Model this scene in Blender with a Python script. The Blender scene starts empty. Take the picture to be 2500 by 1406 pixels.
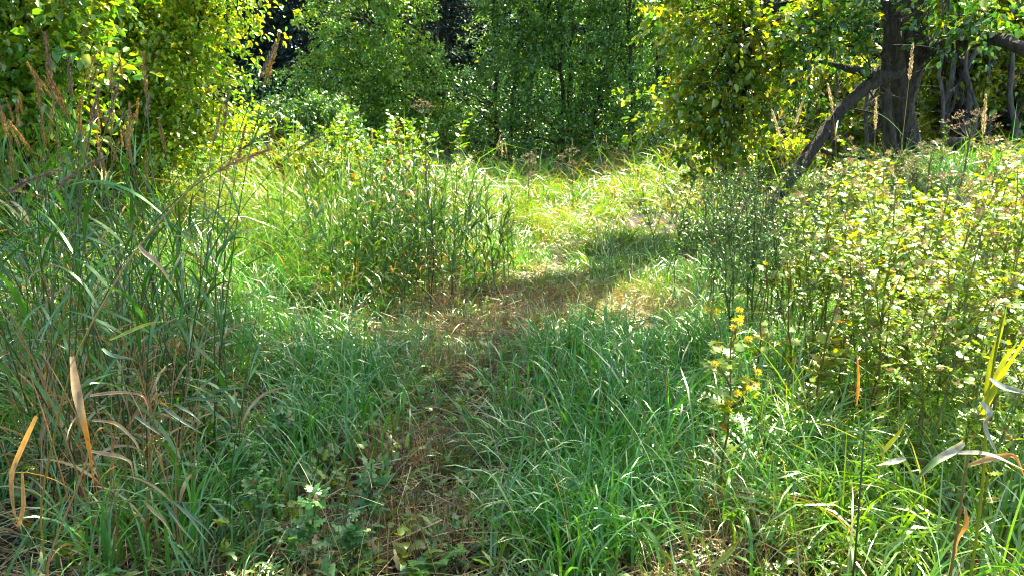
import bpy, math, random
import numpy as np
from mathutils import Vector
R = math.radians
S = bpy.context.scene
rng = np.random.default_rng(7)

# ------------------------------------------------------------------ camera, sky, sun, exposure
EYE = 1.6; PITCH = R(13.4); FPX = 1819.0
cam_d = bpy.data.cameras.new('camera'); cam = bpy.data.objects.new('camera', cam_d)
S.collection.objects.link(cam); S.camera = cam
cam.location = (0, 0, EYE); cam.rotation_euler = (R(90) - PITCH, 0, 0)
cam_d.sensor_width = 36; cam_d.lens = 36 * FPX / 2500; cam_d.clip_start = 0.05; cam_d.clip_end = 2000
SUN_AZ = R(38); SUN_EL = R(56)            # back right
world = bpy.data.worlds.new('World'); S.world = world; world.use_nodes = True
wn = world.node_tree; sky = wn.nodes.new('ShaderNodeTexSky'); sky.sky_type = 'NISHITA'
sky.sun_disc = False; sky.air_density = .65; sky.dust_density = 2.0; sky.ozone_density = .3; sky.sun_elevation = SUN_EL; sky.sun_rotation = SUN_AZ
wn.nodes['Background'].inputs['Strength'].default_value = 0.13
wn.links.new(sky.outputs[0], wn.nodes['Background'].inputs['Color'])
sl = bpy.data.lights.new('sun', 'SUN'); sl.energy = 5.0; sl.angle = R(0.5); sl.color = (1.0, 0.92, 0.74)
so = bpy.data.objects.new('sun', sl); S.collection.objects.link(so)
sdir = Vector((math.sin(SUN_AZ) * math.cos(SUN_EL), math.cos(SUN_AZ) * math.cos(SUN_EL), math.sin(SUN_EL)))
so.rotation_euler = (-sdir).to_track_quat('-Z', 'Y').to_euler(); so.location = sdir * 50
S.view_settings.view_transform = 'Standard'; S.view_settings.look = 'None'
S.view_settings.exposure = 2.2; S.view_settings.gamma = 1.0
S.render.engine = 'CYCLES'
S.cycles.max_bounces = 6; S.cycles.diffuse_bounces = 2; S.cycles.glossy_bounces = 2
S.cycles.transmission_bounces = 4; S.cycles.sample_clamp_indirect = 6
S.cycles.filter_width = 1.1 if hasattr(S.cycles, 'filter_width') else 1.5
S.cycles.use_denoising = True

# ------------------------------------------------------------------ geometry of the view and the terrain
def ray(px, py):
    a = (px - 1250) / FPX; b = (703 - py) / FPX
    return np.array([a, math.cos(PITCH) + b * math.sin(PITCH), -math.sin(PITCH) + b * math.cos(PITCH)])
def at(px, py, Y):
    d = ray(px, py); return np.array([0, 0, EYE]) + d * (Y / d[1])
def ss(a, b, x):
    t = np.clip((x - a) / (b - a), 0, 1); return t * t * (3 - 2 * t)
_lat = rng.random((64, 64))
def vnoise(x, y, f):
    x = np.asarray(x, float) * f + 100; y = np.asarray(y, float) * f + 100
    i = np.floor(x).astype(int); j = np.floor(y).astype(int); u = x - i; v = y - j
    u = u * u * (3 - 2 * u); v = v * v * (3 - 2 * v)
    g = lambda a, b: _lat[a % 64, b % 64]
    return (g(i, j) * (1 - u) + g(i + 1, j) * u) * (1 - v) + (g(i, j + 1) * (1 - u) + g(i + 1, j + 1) * u) * v
def terrain(x, y):
    x = np.asarray(x, float); y = np.asarray(y, float)
    h = 0.80 * ss(1.6, 5.0, x) * ss(5.0, 9.3, y)
    h = h + 0.10 * (vnoise(x, y, 0.9) - .5) + 0.05 * (vnoise(x + 9, y, 2.7) - .5)
    h = h + 0.20 * ss(-0.6, -2.2, x) * ss(7, 9, y) * ss(14, 11, y)
    return h

# ------------------------------------------------------------------ materials
def leaf_mat(name, transl=0.45, tint=(1.5, 1.25, 0.35), gloss=0.12, rough=0.38):
    m = bpy.data.materials.new(name); m.use_nodes = True; nt = m.node_tree; nt.nodes.clear()
    N = nt.nodes.new; L = nt.links.new
    out = N('ShaderNodeOutputMaterial'); at_ = N('ShaderNodeAttribute'); at_.attribute_name = 'Col'
    tc = N('ShaderNodeTexCoord'); nz = N('ShaderNodeTexNoise'); nz.inputs['Scale'].default_value = 60
    L(tc.outputs['Object'], nz.inputs['Vector'])
    mr = N('ShaderNodeMapRange'); mr.inputs[3].default_value = 0.75; mr.inputs[4].default_value = 1.25
    L(nz.outputs[0], mr.inputs[0])
    vm = N('ShaderNodeVectorMath'); vm.operation = 'SCALE'; L(at_.outputs['Color'], vm.inputs[0]); L(mr.outputs[0], vm.inputs['Scale'])
    di = N('ShaderNodeBsdfDiffuse'); L(vm.outputs[0], di.inputs['Color'])
    tm = N('ShaderNodeVectorMath'); tm.operation = 'MULTIPLY'; tm.inputs[1].default_value = tint; L(vm.outputs[0], tm.inputs[0])
    tr = N('ShaderNodeBsdfTranslucent'); L(tm.outputs[0], tr.inputs['Color'])
    mx = N('ShaderNodeMixShader'); mx.inputs[0].default_value = transl; L(di.outputs[0], mx.inputs[1]); L(tr.outputs[0], mx.inputs[2])
    gl = N('ShaderNodeBsdfGlossy'); gl.inputs['Roughness'].default_value = rough; gl.inputs['Color'].default_value = (.8, 1, .66, 1)
    lw = N('ShaderNodeFresnel'); lw.inputs['IOR'].default_value = 1.45
    ma = N('ShaderNodeMath'); ma.operation = 'MULTIPLY_ADD'; ma.inputs[1].default_value = 0.9; ma.inputs[2].default_value = gloss * .4
    L(lw.outputs[0], ma.inputs[0])
    mc = N('ShaderNodeMath'); mc.operation = 'MINIMUM'; mc.inputs[1].default_value = gloss * 1.5; L(ma.outputs[0], mc.inputs[0])
    m2 = N('ShaderNodeMixShader'); L(mc.outputs[0], m2.inputs[0]); L(mx.outputs[0], m2.inputs[1]); L(gl.outputs[0], m2.inputs[2])
    L(m2.outputs[0], out.inputs[0])
    return m
def bark_mat(name, c1, c2, scale=9.0):
    m = bpy.data.materials.new(name); m.use_nodes = True; nt = m.node_tree
    b = nt.nodes['Principled BSDF']; N = nt.nodes.new; L = nt.links.new
    tc = N('ShaderNodeTexCoord'); mp = N('ShaderNodeMapping'); mp.inputs['Scale'].default_value = (1.6, 1.6, 0.4); L(tc.outputs['Object'], mp.inputs[0])
    nz = N('ShaderNodeTexNoise'); nz.inputs['Scale'].default_value = scale; nz.inputs['Detail'].default_value = 8; nz.inputs['Roughness'].default_value = .7; L(mp.outputs[0], nz.inputs[0])
    cr = N('ShaderNodeValToRGB'); cr.color_ramp.elements[0].position = .38; cr.color_ramp.elements[1].position = .62
    cr.color_ramp.elements[0].color = (*c1, 1); cr.color_ramp.elements[1].color = (*c2, 1); L(nz.outputs[0], cr.inputs[0]); L(cr.outputs[0], b.inputs['Base Color'])
    b.inputs['Roughness'].default_value = .9
    bp = N('ShaderNodeBump'); bp.inputs['Strength'].default_value = 1.0; bp.inputs['Distance'].default_value = .12; L(nz.outputs[0], bp.inputs['Height']); L(bp.outputs[0], b.inputs['Normal'])
    return m
M = dict(
    grass=leaf_mat('grass_blade', .45, (1.6, 1.3, .25), .13, .33),
    straw=leaf_mat('dry_straw', .3, (1.2, 1.0, .7), .08, .5),
    reed=leaf_mat('reed_leaf', .45, (1.6, 1.3, .3), .10, .33),
    leaf=leaf_mat('tree_leaf', .5, (2.0, 1.6, .25), .16, .30),
    backleaf=leaf_mat('far_tree_leaf', .48, (1.6, 1.4, .4), .14, .35),
    herb=leaf_mat('herb_leaf', .5, (1.9, 1.5, .22), .075, .42),
    needle=leaf_mat('conifer_needle', .1, (1, 1, .8), .03, .6),
    seed=leaf_mat('seed_head', .35, (1.3, 1.1, .8), .05, .6),
    bark=bark_mat('alder_bark', (.014, .011, .008), (.12, .10, .065), 15.0),
    twig=bark_mat('twig_bark', (.03, .024, .018), (.10, .085, .065), 20),
    grey=bark_mat('grey_bark', (.07, .065, .055), (.24, .23, .20), 14),
)
def soil_mat():
    m = bpy.data.materials.new('soil'); m.use_nodes = True; nt = m.node_tree
    b = nt.nodes['Principled BSDF']; N = nt.nodes.new; L = nt.links.new
    tc = N('ShaderNodeTexCoord'); nz = N('ShaderNodeTexNoise'); nz.inputs['Scale'].default_value = 6; nz.inputs['Detail'].default_value = 10; nz.inputs['Roughness'].default_value = .75
    L(tc.outputs['Object'], nz.inputs[0])
    cr = N('ShaderNodeValToRGB'); e = cr.color_ramp.elements; e[0].position = .35; e[0].color = (.012, .009, .006, 1); e[1].position = .7; e[1].color = (.10, .07, .04, 1)
    L(nz.outputs[0], cr.inputs[0]); L(cr.outputs[0], b.inputs['Base Color']); b.inputs['Roughness'].default_value = .95
    bp = N('ShaderNodeBump'); bp.inputs['Distance'].default_value = .04; L(nz.outputs[0], bp.inputs['Height']); L(bp.outputs[0], b.inputs['Normal'])
    return m

# ------------------------------------------------------------------ mesh building
class MB:
    def __init__(s): s.v = []; s.q = []; s.c = []; s.n = 0; s.mi = []
    def add(s, v, q, c, mi=0):
        v = np.asarray(v, float).reshape(-1, 3); q = np.asarray(q, int).reshape(-1, 4)
        c = np.asarray(c, float)
        if c.ndim == 1: c = np.tile(c, (len(v), 1))
        s.v.append(v); s.q.append(q + s.n); s.c.append(c.reshape(-1, 3)); s.n += len(v); s.mi.append(np.full(len(q), mi))
    def build(s, name, mat, parent=None, smooth=True, origin=None):
        v = np.concatenate(s.v); q = np.concatenate(s.q); c = np.clip(np.concatenate(s.c), 0, 1)
        if origin is not None: v = v - np.asarray(origin)
        me = bpy.data.meshes.new(name); me.vertices.add(len(v)); me.vertices.foreach_set('co', v.astype(np.float32).ravel())
        me.loops.add(len(q) * 4); me.loops.foreach_set('vertex_index', q.astype(np.int32).ravel())
        me.polygons.add(len(q)); me.polygons.foreach_set('loop_start', (np.arange(len(q)) * 4).astype(np.int32))
        if smooth: me.polygons.foreach_set('use_smooth', np.ones(len(q), bool))
        ca = me.color_attributes.new('Col', 'FLOAT_COLOR', 'POINT')
        ca.data.foreach_set('color', np.concatenate([c, np.ones((len(c), 1))], 1).astype(np.float32).ravel())
        mats = mat if isinstance(mat, (list, tuple)) else [mat]
        for m_ in mats: me.materials.append(m_)
        if len(mats) > 1: me.polygons.foreach_set('material_index', np.concatenate(s.mi).astype(np.int32))
        me.update(calc_edges=True)
        o = bpy.data.objects.new(name, me); S.collection.objects.link(o)
        if origin is not None and parent is None: o.location = origin
        if parent is not None: o.parent = parent
        return o
def nrm(a): return a / np.maximum(np.linalg.norm(a, axis=-1, keepdims=True), 1e-9)
def U(a, b, n=None): return rng.uniform(a, b, n)
def blades(mb, base, az, length, lean, curl, width, col, seg=5, twist=0.0, jag=0.0, tipcol=None, prof='grass', pw=1.5, mi=0):
    """ribbons: base Nx3, az heading of the lean, lean/curl angles from vertical"""
    base = np.atleast_2d(base); n = len(base)
    f = lambda a: np.broadcast_to(np.asarray(a, float), (n,)).copy()
    az, length, lean, curl, width, twist = map(f, (az, length, lean, curl, width, twist))
    t = np.linspace(0, 1, seg + 1); th = lean[:, None] + curl[:, None] * t[None] ** pw
    dh = np.stack([np.cos(az), np.sin(az), 0 * az], 1)
    tan = np.sin(th)[..., None] * dh[:, None] + np.cos(th)[..., None] * np.array([0, 0, 1.])
    step = (tan[:, :-1] + tan[:, 1:]) * .5 * (length / seg)[:, None, None]
    p = np.concatenate([np.zeros((n, 1, 3)), np.cumsum(step, 1)], 1) + base[:, None]
    perp = np.stack([-np.sin(az), np.cos(az), 0 * az], 1)[:, None] * np.ones((1, seg + 1, 1))
    nor = np.cross(tan, perp); tw = (twist[:, None] * (0.3 + t[None]))[..., None]
    side = np.cos(tw) * perp + np.sin(tw) * nor
    if prof == 'grass': w = (0.55 + .45 * np.minimum(1, t * 4)) * (1 - t ** 2.4)
    elif prof == 'leaf': w = np.sin(np.pi * np.clip(t, .02, .99) ** .75) ** .8
    elif prof == 'stem': w = 1 - .6 * t
    elif prof == 'flat': w = np.ones_like(t)
    w = np.maximum(w, .03)
    w = w[None] * width[:, None] * .5 * np.ones((n, 1))
    if jag: w[:, 1::2] *= (1 + jag); w[:, 2::2] *= (1 - jag * .8)
    a = p - side * w[..., None]; b = p + side * w[..., None]
    v = np.stack([a, b], 2).reshape(n, -1, 3)
    k = (seg + 1) * 2; i = np.arange(seg) * 2
    q1 = np.stack([i, i + 1, i + 3, i + 2], 1); q = (q1[None] + (np.arange(n) * k)[:, None, None])
    col = np.broadcast_to(np.asarray(col, float), (n, 3)); c = np.repeat(col[:, None], k, 1)
    if tipcol is not None:
        tt = np.repeat(np.clip((t - .55) / .45, 0, 1), 2)[None, :, None]
        tc = np.broadcast_to(np.asarray(tipcol, float), (n, 3))[:, None]; c = c * (1 - tt) + tc * tt
    mb.add(v, q, c, mi); return p
def leaves(mb, pos, axis, up, L, W, col, fold=.35, mi=0, simple=False):
    n = len(pos); axis = nrm(axis); side = nrm(np.cross(axis, up)); up = np.cross(side, axis)
    L = np.broadcast_to(np.asarray(L, float), (n,))[:, None]; W = np.broadcast_to(np.asarray(W, float), (n,))[:, None]
    col = np.broadcast_to(np.asarray(col, float), (n, 3))
    tip = pos + axis * L - up * L * .12
    if simple:
        m = pos + axis * L * .5
        v = np.stack([pos, m - side * W * .5 + up * fold * W * .3, tip, m + side * W * .5 + up * fold * W * .3], 1)
        q = np.arange(4)[None] + (np.arange(n) * 4)[:, None]; mb.add(v, q, np.repeat(col, 4, 0), mi); return
    a = pos + axis * L * .28; b = pos + axis * L * .68
    v = np.stack([pos, a - side * W * .46 + up * fold * W * .5, b - side * W * .38 + up * fold * W * .4, tip,
                  b + side * W * .38 + up * fold * W * .4, a + side * W * .46 + up * fold * W * .5], 1)
    q = np.array([[0, 3, 2, 1], [0, 5, 4, 3]])[None] + (np.arange(n) * 6)[:, None, None]
    mb.add(v, q, np.repeat(col, 6, 0), mi)
def tube(mb, pts, rad, sides=6, col=(.1, .08, .06), rough=0.0, mi=0):
    pts = np.asarray(pts, float); n = len(pts); rad = np.broadcast_to(np.asarray(rad, float), (n,))
    t = np.gradient(pts, axis=0); t = nrm(t); ref = np.array([0, 0, 1.]) if abs(t[0, 2]) < .8 else np.array([1., 0, 0])
    s1 = nrm(np.cross(t, ref)); s2 = np.cross(t, s1); a = np.arange(sides) * 2 * np.pi / sides
    rr = rad[:, None] * (1 + rough * rng.normal(0, 1, (n, sides)))
    v = pts[:, None] + (np.cos(a)[None, :, None] * s1[:, None] + np.sin(a)[None, :, None] * s2[:, None]) * rr[..., None]
    i = np.arange(n - 1)[:, None] * sides; j = np.arange(sides)[None]; j2 = (j + 1) % sides
    q = np.stack([i + j, i + j2, i + sides + j2, i + sides + j], -1); mb.add(v, q, np.asarray(col, float), mi)
def curve(p0, p1, n=8, sag=0.0, wob=0.05, c1=None):
    p0 = np.asarray(p0, float); p1 = np.asarray(p1, float); t = np.linspace(0, 1, n)[:, None]
    p = p0 * (1 - t) + p1 * t
    if c1 is not None: p = p0 * (1 - t) ** 2 + 2 * np.asarray(c1) * t * (1 - t) + p1 * t * t
    p = p + np.array([0, 0, sag]) * (4 * t * (1 - t))
    w = rng.normal(0, wob, (n, 3)); w = (w + np.roll(w, 1, 0)) / 2; w[0] = w[-1] = 0
    return p + w * np.minimum(1, 4 * t * (1 - t))
def cols(base, n, jit=.25, alt=None, pa=.0, alt2=None, pb=0.0):
    base = np.asarray(base, float); c = np.tile(base, (n, 1))
    if alt is not None: c[rng.random(n) < pa] = alt
    if alt2 is not None: c[rng.random(n) < pb] = alt2
    g = np.exp(rng.normal(0, jit, (n, 1))); hue = 1 + rng.normal(0, jit * .35, (n, 3)); return np.clip(c * g * hue, 0.002, .9)

# ------------------------------------------------------------------ naming
def tag(o, label=None, cat=None, group=None, kind=None):
    if label: o['label'] = label
    if cat: o['category'] = cat
    if group: o['group'] = group
    if kind: o['kind'] = kind
    return o
def empty(name, loc, label=None, cat=None, group=None):
    o = bpy.data.objects.new(name, None); S.collection.objects.link(o); o.location = loc; o.empty_display_size = .1
    return tag(o, label, cat, group)
def copy_tree(o, parent=None):
    c = o.copy(); S.collection.objects.link(c)
    if parent is not None: c.parent = parent
    for ch in list(o.children): copy_tree(ch, c)
    return c

# ------------------------------------------------------------------ ground
gx = np.concatenate([np.linspace(-90, -9, 14), np.arange(-8.8, 8.81, .2), np.linspace(9, 90, 14)])
gy = np.concatenate([np.linspace(-30, -1, 8), np.arange(0, 20.1, .2), np.linspace(21, 120, 16)])
X, Y = np.meshgrid(gx, gy); Z = terrain(X, Y)
mb = MB(); nx = len(gx); i, j = np.meshgrid(np.arange(len(gx) - 1), np.arange(len(gy) - 1)); k = j * nx + i
mb.add(np.stack([X, Y, Z], -1), np.stack([k, k + 1, k + 1 + nx, k + nx], -1), (.05, .04, .03))
g = mb.build('ground', soil_mat()); tag(g, kind='structure')

# ------------------------------------------------------------------ grass: what grows where (x, y, height, width mm, yellow, straw, density, curl)
Z0 = np.array([
    # track and trampled litter
    (-.60, 2.2, .10, 5, .2, .25, .25, .8), (-.50, 2.7, .10, 5, .2, .3, .2, .8), (-.55, 3.3, .12, 5, .2, .3, .22, .8), (-.35, 3.9, .18, 5, .2, .3, .3, .8), (-.42, 3.4, .16, 5, .2, .3, .25, .8), (-.5, 2.9, .12, 5, .3, .4, .1, .8),
    (-.30, 4.6, .18, 5, .4, .4, .5, .8), (-.2, 5.2, .13, 4, .6, .7, .5, .8), (.5, 5.5, .14, 4, .7, .7, .55, .8), (1.1, 5.7, .18, 4, .7, .6, .7, .8), (-.5, 5.9, .16, 4, .6, .7, .6, .8),
    (.3, 6.1, .16, 4, .8, .5, .6, .8), (.9, 6.5, .18, 4, .8, .4, .8, .8), (1.6, 7.3, .18, 4, .9, .5, .8, .9),
    (.0, 5.6, .11, 4, .6, .8, .5, .8), (.7, 5.8, .13, 4, .6, .8, .6, .8), (1.4, 6.4, .22, 4, .6, .5, .9, .8), (-.75, 5.5, .2, 4, .4, .5, .8, .8), (.15, 4.9, .2, 6, .4, .4, .8, 1), (.3, 6.6, .2, 5, .9, .3, 1, .8), (1.2, 6.9, .25, 5, .8, .3, 1, 1), (-.45, 3.6, .08, 5, .2, .3, .15, .8), (-.15, 2.4, .1, 5, .3, .4, .3, .8),
    (-.75, 3.9, .32, 7, .05, .05, 1, 1.2), (.0, 4.15, .3, 7, .05, .05, .9, 1.2), (-.65, 4.6, .3, 6, .1, .1, .9, 1.1), (-.15, 2.9, .2, 7, .1, .1, .7, 1.2),
    (-.9, 2.4, .20, 6, .25, .25, .5, .9), (-1.3, 2.4, .28, 6, .25, .2, .8, .9), (-2.2, 2.6, .35, 7, .2, .2, .9, .9),
    # blue green lush grass left and right of the track
    (-1.0, 3.2, .32, 7, .05, .05, .9, 1.0), (-1.3, 4.0, .36, 7, .05, .05, 1, 1.1), (-.85, 4.2, .34, 7, .05, .05, 1, 1.2), (-.1, 3.4, .26, 7, .1, .08, .8, 1.3),
    (.25, 2.5, .34, 8, .1, .05, 1, 1.2), (.45, 3.1, .42, 8, .03, .03, 1.1, 1.2), (.8, 3.6, .46, 8, .03, .03, 1.2, 1.2), (.3, 3.9, .42, 8, .03, .03, 1.2, 1.2), (.55, 4.5, .42, 8, .05, .03, 1.2, 1.2),
    (.9, 2.6, .38, 8, .35, .35, 1.1, 1.2), (1.1, 4.4, .45, 6, .1, .1, 1.2, 1.2), (1.2, 5.0, .40, 5, .1, .2, 1.2, 1.2), (.55, 4.9, .3, 7, .1, .1, 1.1, 1.2),
    (-1.3, 5.0, .38, 6, .15, .1, 1.1, 1.1), (-2.0, 5.2, .45, 6, .1, .1, 1.1, 1.0), (-2.0, 4.0, .45, 7, .1, .1, 1, 1.0), (-.8, 5.0, .28, 5, .3, .3, .9, 1.1),
    # right foreground, sunlight put into the grass colour as extra yellow
    (1.5, 2.5, .42, 8, 1.0, .35, 1.2, 1.3), (2.0, 2.8, .48, 9, 1.1, .3, 1.2, 1.2), (1.6, 3.4, .5, 8, .8, .25, 1.2, 1.2), (2.3, 3.6, .5, 8, 1., .2, 1, 1.1), (3.0, 4.0, .5, 8, .5, .2, .9, 1.0),
    # right shoulder, shaded green cushions
    (1.6, 6.0, .34, 4, .3, .2, 1.3, 1.3), (1.9, 6.8, .40, 4, .3, .1, 1.3, 1.3), (2.0, 5.2, .55, 5, .1, .1, 1.2, 1.1), (2.6, 7.5, .5, 5, .3, .2, 1.2, 1.2), (1.6, 8.0, .25, 4, .8, .3, 1, 1.2),
    # sunlit meadow
    (.3, 7.2, .20, 5, .95, .2, 1.1, .9), (.9, 7.6, 0.22, 5, 1., .15, 1.2, .9), (.1, 8.4, 0.22, 5, .9, .4, 1.1, 1.0), (1.2, 9.0, 0.27, 5, .9, .4, 1.2, 1.2), (2.4, 9.2, 0.26, 5, .9, .6, 1.1, 1.2),
    (0.6, 10.5, 0.32, 6, .8, .4, 1.1, 1.3), (2.0, 11.0, 0.34, 6, .8, .5, 1.1, 1.4), (3.2, 11.0, 0.38, 6, .9, .7, 1.1, 1.4), (3.8, 9.6, 0.38, 6, .8, .6, 1, 1.3), (1.0, 12.8, .55, 7, .7, .4, 1.1, 1.3), (3.2, 13.5, .6, 7, .8, .6, 1.1, 1.2), (-.5, 13, .55, 7, .7, .4, 1, 1.2),
    # centre tall stand and left meadow
    (-.7, 6.7, .45, 5, .4, .25, 1.2, .6), (-1.1, 7.4, .55, 5, .45, .25, 1.2, .6), (-.3, 7.6, .45, 5, .7, .3, 1.2, .7), (-1.9, 6.6, .6, 6, .25, .15, 1.2, .7), (-1.6, 8.5, .75, 6, .8, .4, 1.2, .7), (-.6, 9.2, .7, 6, .85, .4, 1.2, .8),
    (-2.8, 6.2, .6, 6, .3, .2, 1.2, .8), (-2.6, 7.6, .7, 6, .8, .5, 1.2, .7), (-3.6, 7.4, .75, 6, .9, .6, 1.2, .7), (-4.8, 7.2, .8, 6, .8, .6, 1, .7), (-3.0, 9.4, .8, 6, .8, .5, 1.1, .8), (-1.6, 10.8, .85, 7, .8, .4, 1.1, .8),
    (-3.0, 4.6, .55, 7, .2, .2, 1.1, .8), (-4.0, 5.4, .6, 6, .3, .3, 1, .8), (-2.6, 3.4, .5, 7, .3, .35, 1, .8), (-3.4, 12, .8, 7, .7, .4, 1, .8), (-1, 15, .7, 8, .6, .4, .8, 1), (3, 16, .7, 8, .6, .4, .8, 1),
    (4.6, 7.5, .4, 6, .3, .1, .6, .9), (6, 9, .4, 7, .3, .1, .5, .9), (5.2, 8.6, .4, 6, .3, .1, .5, .9), (4.5, 5.5, .6, 7, .5, .2, 1, .9), (7, 13, .6, 8, .6, .3, .6, .9), (-7, 8, .7, 8, .5, .3, .7, .9),
])
def field(x, y):
    d2 = (x[:, None] - Z0[None, :, 0]) ** 2 + (y[:, None] - Z0[None, :, 1]) ** 2
    w = 1 / (d2 + .02) ** 2.2; w /= w.sum(1, keepdims=True); return w @ Z0[:, 2:]
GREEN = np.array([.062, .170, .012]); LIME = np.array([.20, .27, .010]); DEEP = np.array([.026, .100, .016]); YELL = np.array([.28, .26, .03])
BLUE = np.array([.048, .225, .036]); YEL = np.array([.130, .285, .016]); STRAW = np.array([.42, .33, .16]); RUST = np.array([.30, .13, .035])
def grass_patch(name, n, y0, y1, seg, wmul=1.0):
    # trapezoid of ground the camera sees, with margins
    y = np.sqrt(U(y0 ** 2, y1 ** 2, n)); hw = 0.74 * y + 1.3; x = U(-1, 1, n) * hw
    F = field(x, y); h, wd, ye, st, de, cu = F.T
    cl = vnoise(x, y, 3.1) * .6 + vnoise(x + 40, y, 8.) * .4           # tufts
    keep = rng.random(n) < np.clip(de * (0.10 + 1.6 * ss(.36, .62, cl)), 0, 1) * .97
    x, y, h, wd, ye, st, cu, cl = [a[keep] for a in (x, y, h, wd, ye, st, cu, cl)]; n = len(x)
    big = vnoise(x + 7, y, .8)
    z = terrain(x, y) - .01
    L = h * (0.45 + .95 * ss(.3, .75, cl)) * np.exp(rng.normal(0, .28, n)) * (.92 - .12 * (y < 5.5))
    # blades of a tuft lean outwards and downwind together
    taz = vnoise(x + 3, y + 77, 1.6) * 4 * np.pi; az = taz + rng.normal(0, .9, n)
    lean = np.abs(rng.normal(.2, .3, n)); curl = cu * np.abs(rng.normal(1.9, .8, n)) * 1.25
    stm = rng.random(n) < np.clip(st * .7 * (.35 + 1.3 * big), 0, .95)
    yy = np.clip(ye + rng.normal(0, .18, n) + (big - .5) * .5 + (vnoise(x + 21, y + 5, 4.) - .42) * .7, 0, 1)[:, None]
    c = BLUE * (1 - yy) + YEL * yy; rust = rng.random(n) < .13
    c = np.where(stm[:, None], np.where(rust[:, None], RUST, STRAW * (.55 + .6 * rng.random((n, 1)))), c)
    c = c * np.exp(rng.normal(0, .22, (n, 1))) * (1 + rng.normal(0, .06, (n, 3)))
    tipc = np.where((rng.random(n) < .25)[:, None], STRAW * .8, c * 1.1)
    W = wd * .00125 * np.exp(rng.normal(0, .28, n)) * wmul * (.6 + .4 * (~stm))
    lean = np.where(stm, lean + .25, lean); curl = np.where(stm, curl * .7, curl)
    tw = rng.normal(0, .9, n)
    mb = MB(); blades(mb, np.stack([x, y, z], 1), az, L, lean, curl, W, c, seg, tw, tipcol=tipc)
    o = mb.build(name, M['grass']); return o
tag(grass_patch('grass', 52000, 1.7, 5.6, 6), 'long bluish green grass arching over the shaded foreground', 'grass', kind='stuff')
tag(grass_patch('grass', 98000, 5.6, 9.5, 5, 1.4), 'mixed green and straw grass in the middle of the clearing', 'grass', kind='stuff')
tag(grass_patch('grass', 95000, 9.5, 17.5, 4, 2.0), 'pale sunlit grass at the back of the clearing', 'grass', kind='stuff')
def arching(n):
    C = np.array([(.35, 2.6, .25), (.5, 3.1, .3), (.85, 3.6, .3), (.35, 3.8, .3), (.5, 4.4, .35), (-.95, 4.1, .25), (-.9, 3.3, .25), (1.3, 2.6, .3), (1.9, 2.9, .35), (1.2, 4.4, .3), (-1.5, 4.8, .4), (-1.3, 2.5, .25), (2.3, 3.3, .4), (1.7, 6.4, .4), (.2, 2.35, .15)])
    k = rng.integers(0, len(C), n); tx = rng.normal(0, 1, 150); ty = rng.normal(0, 1, 150); q = rng.integers(0, 150, n)
    x = C[k, 0] + (tx[q] * .75) * C[k, 2] + rng.normal(0, .025, n); y = C[k, 1] + (ty[q] * .75) * C[k, 2] + rng.normal(0, .025, n)
    mb = MB(); f = field(x, y); yy = np.clip(f[:, 2] + rng.normal(0, .2, n), 0, 1)[:, None]; c = (BLUE * 1.15 * (1 - yy) + YEL * yy) * np.exp(rng.normal(0, .2, (n, 1)))
    blades(mb, np.stack([x, y, terrain(x, y)], 1), U(0, 6.28, n), U(.26, .52, n), np.abs(rng.normal(.12, .18, n)), np.abs(rng.normal(1.7, .7, n)), U(.007, .012, n), c, 8, rng.normal(0, .6, n), tipcol=c * 1.1, pw=2.2)
    return mb.build('grass', M['grass'])
tag(arching(3600), 'tufts of broad arching grass blades in the foreground', 'grass', kind='stuff')
def culms(n):
    x = U(-2.2, 2.6, n); y = U(2.0, 6.5, n); k = np.abs(x) < .72 * y; x, y = x[k], y[k]; n = len(x); mb = MB(); c = cols((.16, .19, .06), n, .3, STRAW * .9, .55, RUST * .7, .12)
    blades(mb, np.stack([x, y, terrain(x, y)], 1), U(0, 6.28, n), U(.3, .8, n), np.abs(rng.normal(.3, .3, n)), U(.2, 1.4, n), U(.0018, .0035, n), c, 8, 0, prof='stem'); return mb.build('grass', M['straw'])
tag(culms(900), 'thin bent grass culms crossing the foreground', 'grass', kind='stuff')
def low_herbs(n):
    C = np.array([(-1.0, 2.5, .35), (-.7, 2.9, .25), (-1.2, 3.2, .3), (-1.7, 2.7, .35), (-.2, 2.3, .25), (-1.7, 3.8, .4), (1.2, 2.5, .5), (1.8, 3.2, .5), (-.1, 4.6, .3), (-.5, 3.8, .3), (1.9, 5.2, .5), (-.2, 5.8, .8)])
    k = rng.integers(0, len(C), n); cx = C[k, 0] + rng.normal(0, 1, n) * C[k, 2]; cy = C[k, 1] + rng.normal(0, 1, n) * C[k, 2]; m = 7
    x = np.repeat(cx, m) + rng.normal(0, .012, n * m); y = np.repeat(cy, m) + rng.normal(0, .012, n * m); h = np.repeat(U(.01, .14, n), m) * U(.4, 1.1, n * m); N_ = n * m
    mb = MB(); c = cols((.07, .20, .035), N_, .25, LIME, .25, (.16, .09, .03), .06)
    blades(mb, np.stack([x, y, terrain(x, y) + h], 1), U(0, 6.28, N_), U(.03, .085, N_), U(.6, 1.35, N_), U(.1, .9, N_), U(.012, .026, N_), c, 6, rng.normal(0, .4, N_), jag=.4, prof='leaf'); return mb.build('low_herbs', M['herb'])
tag(low_herbs(900), 'low jagged herb leaves mixed into the foreground grass', 'herbs', kind='stuff')
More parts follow.
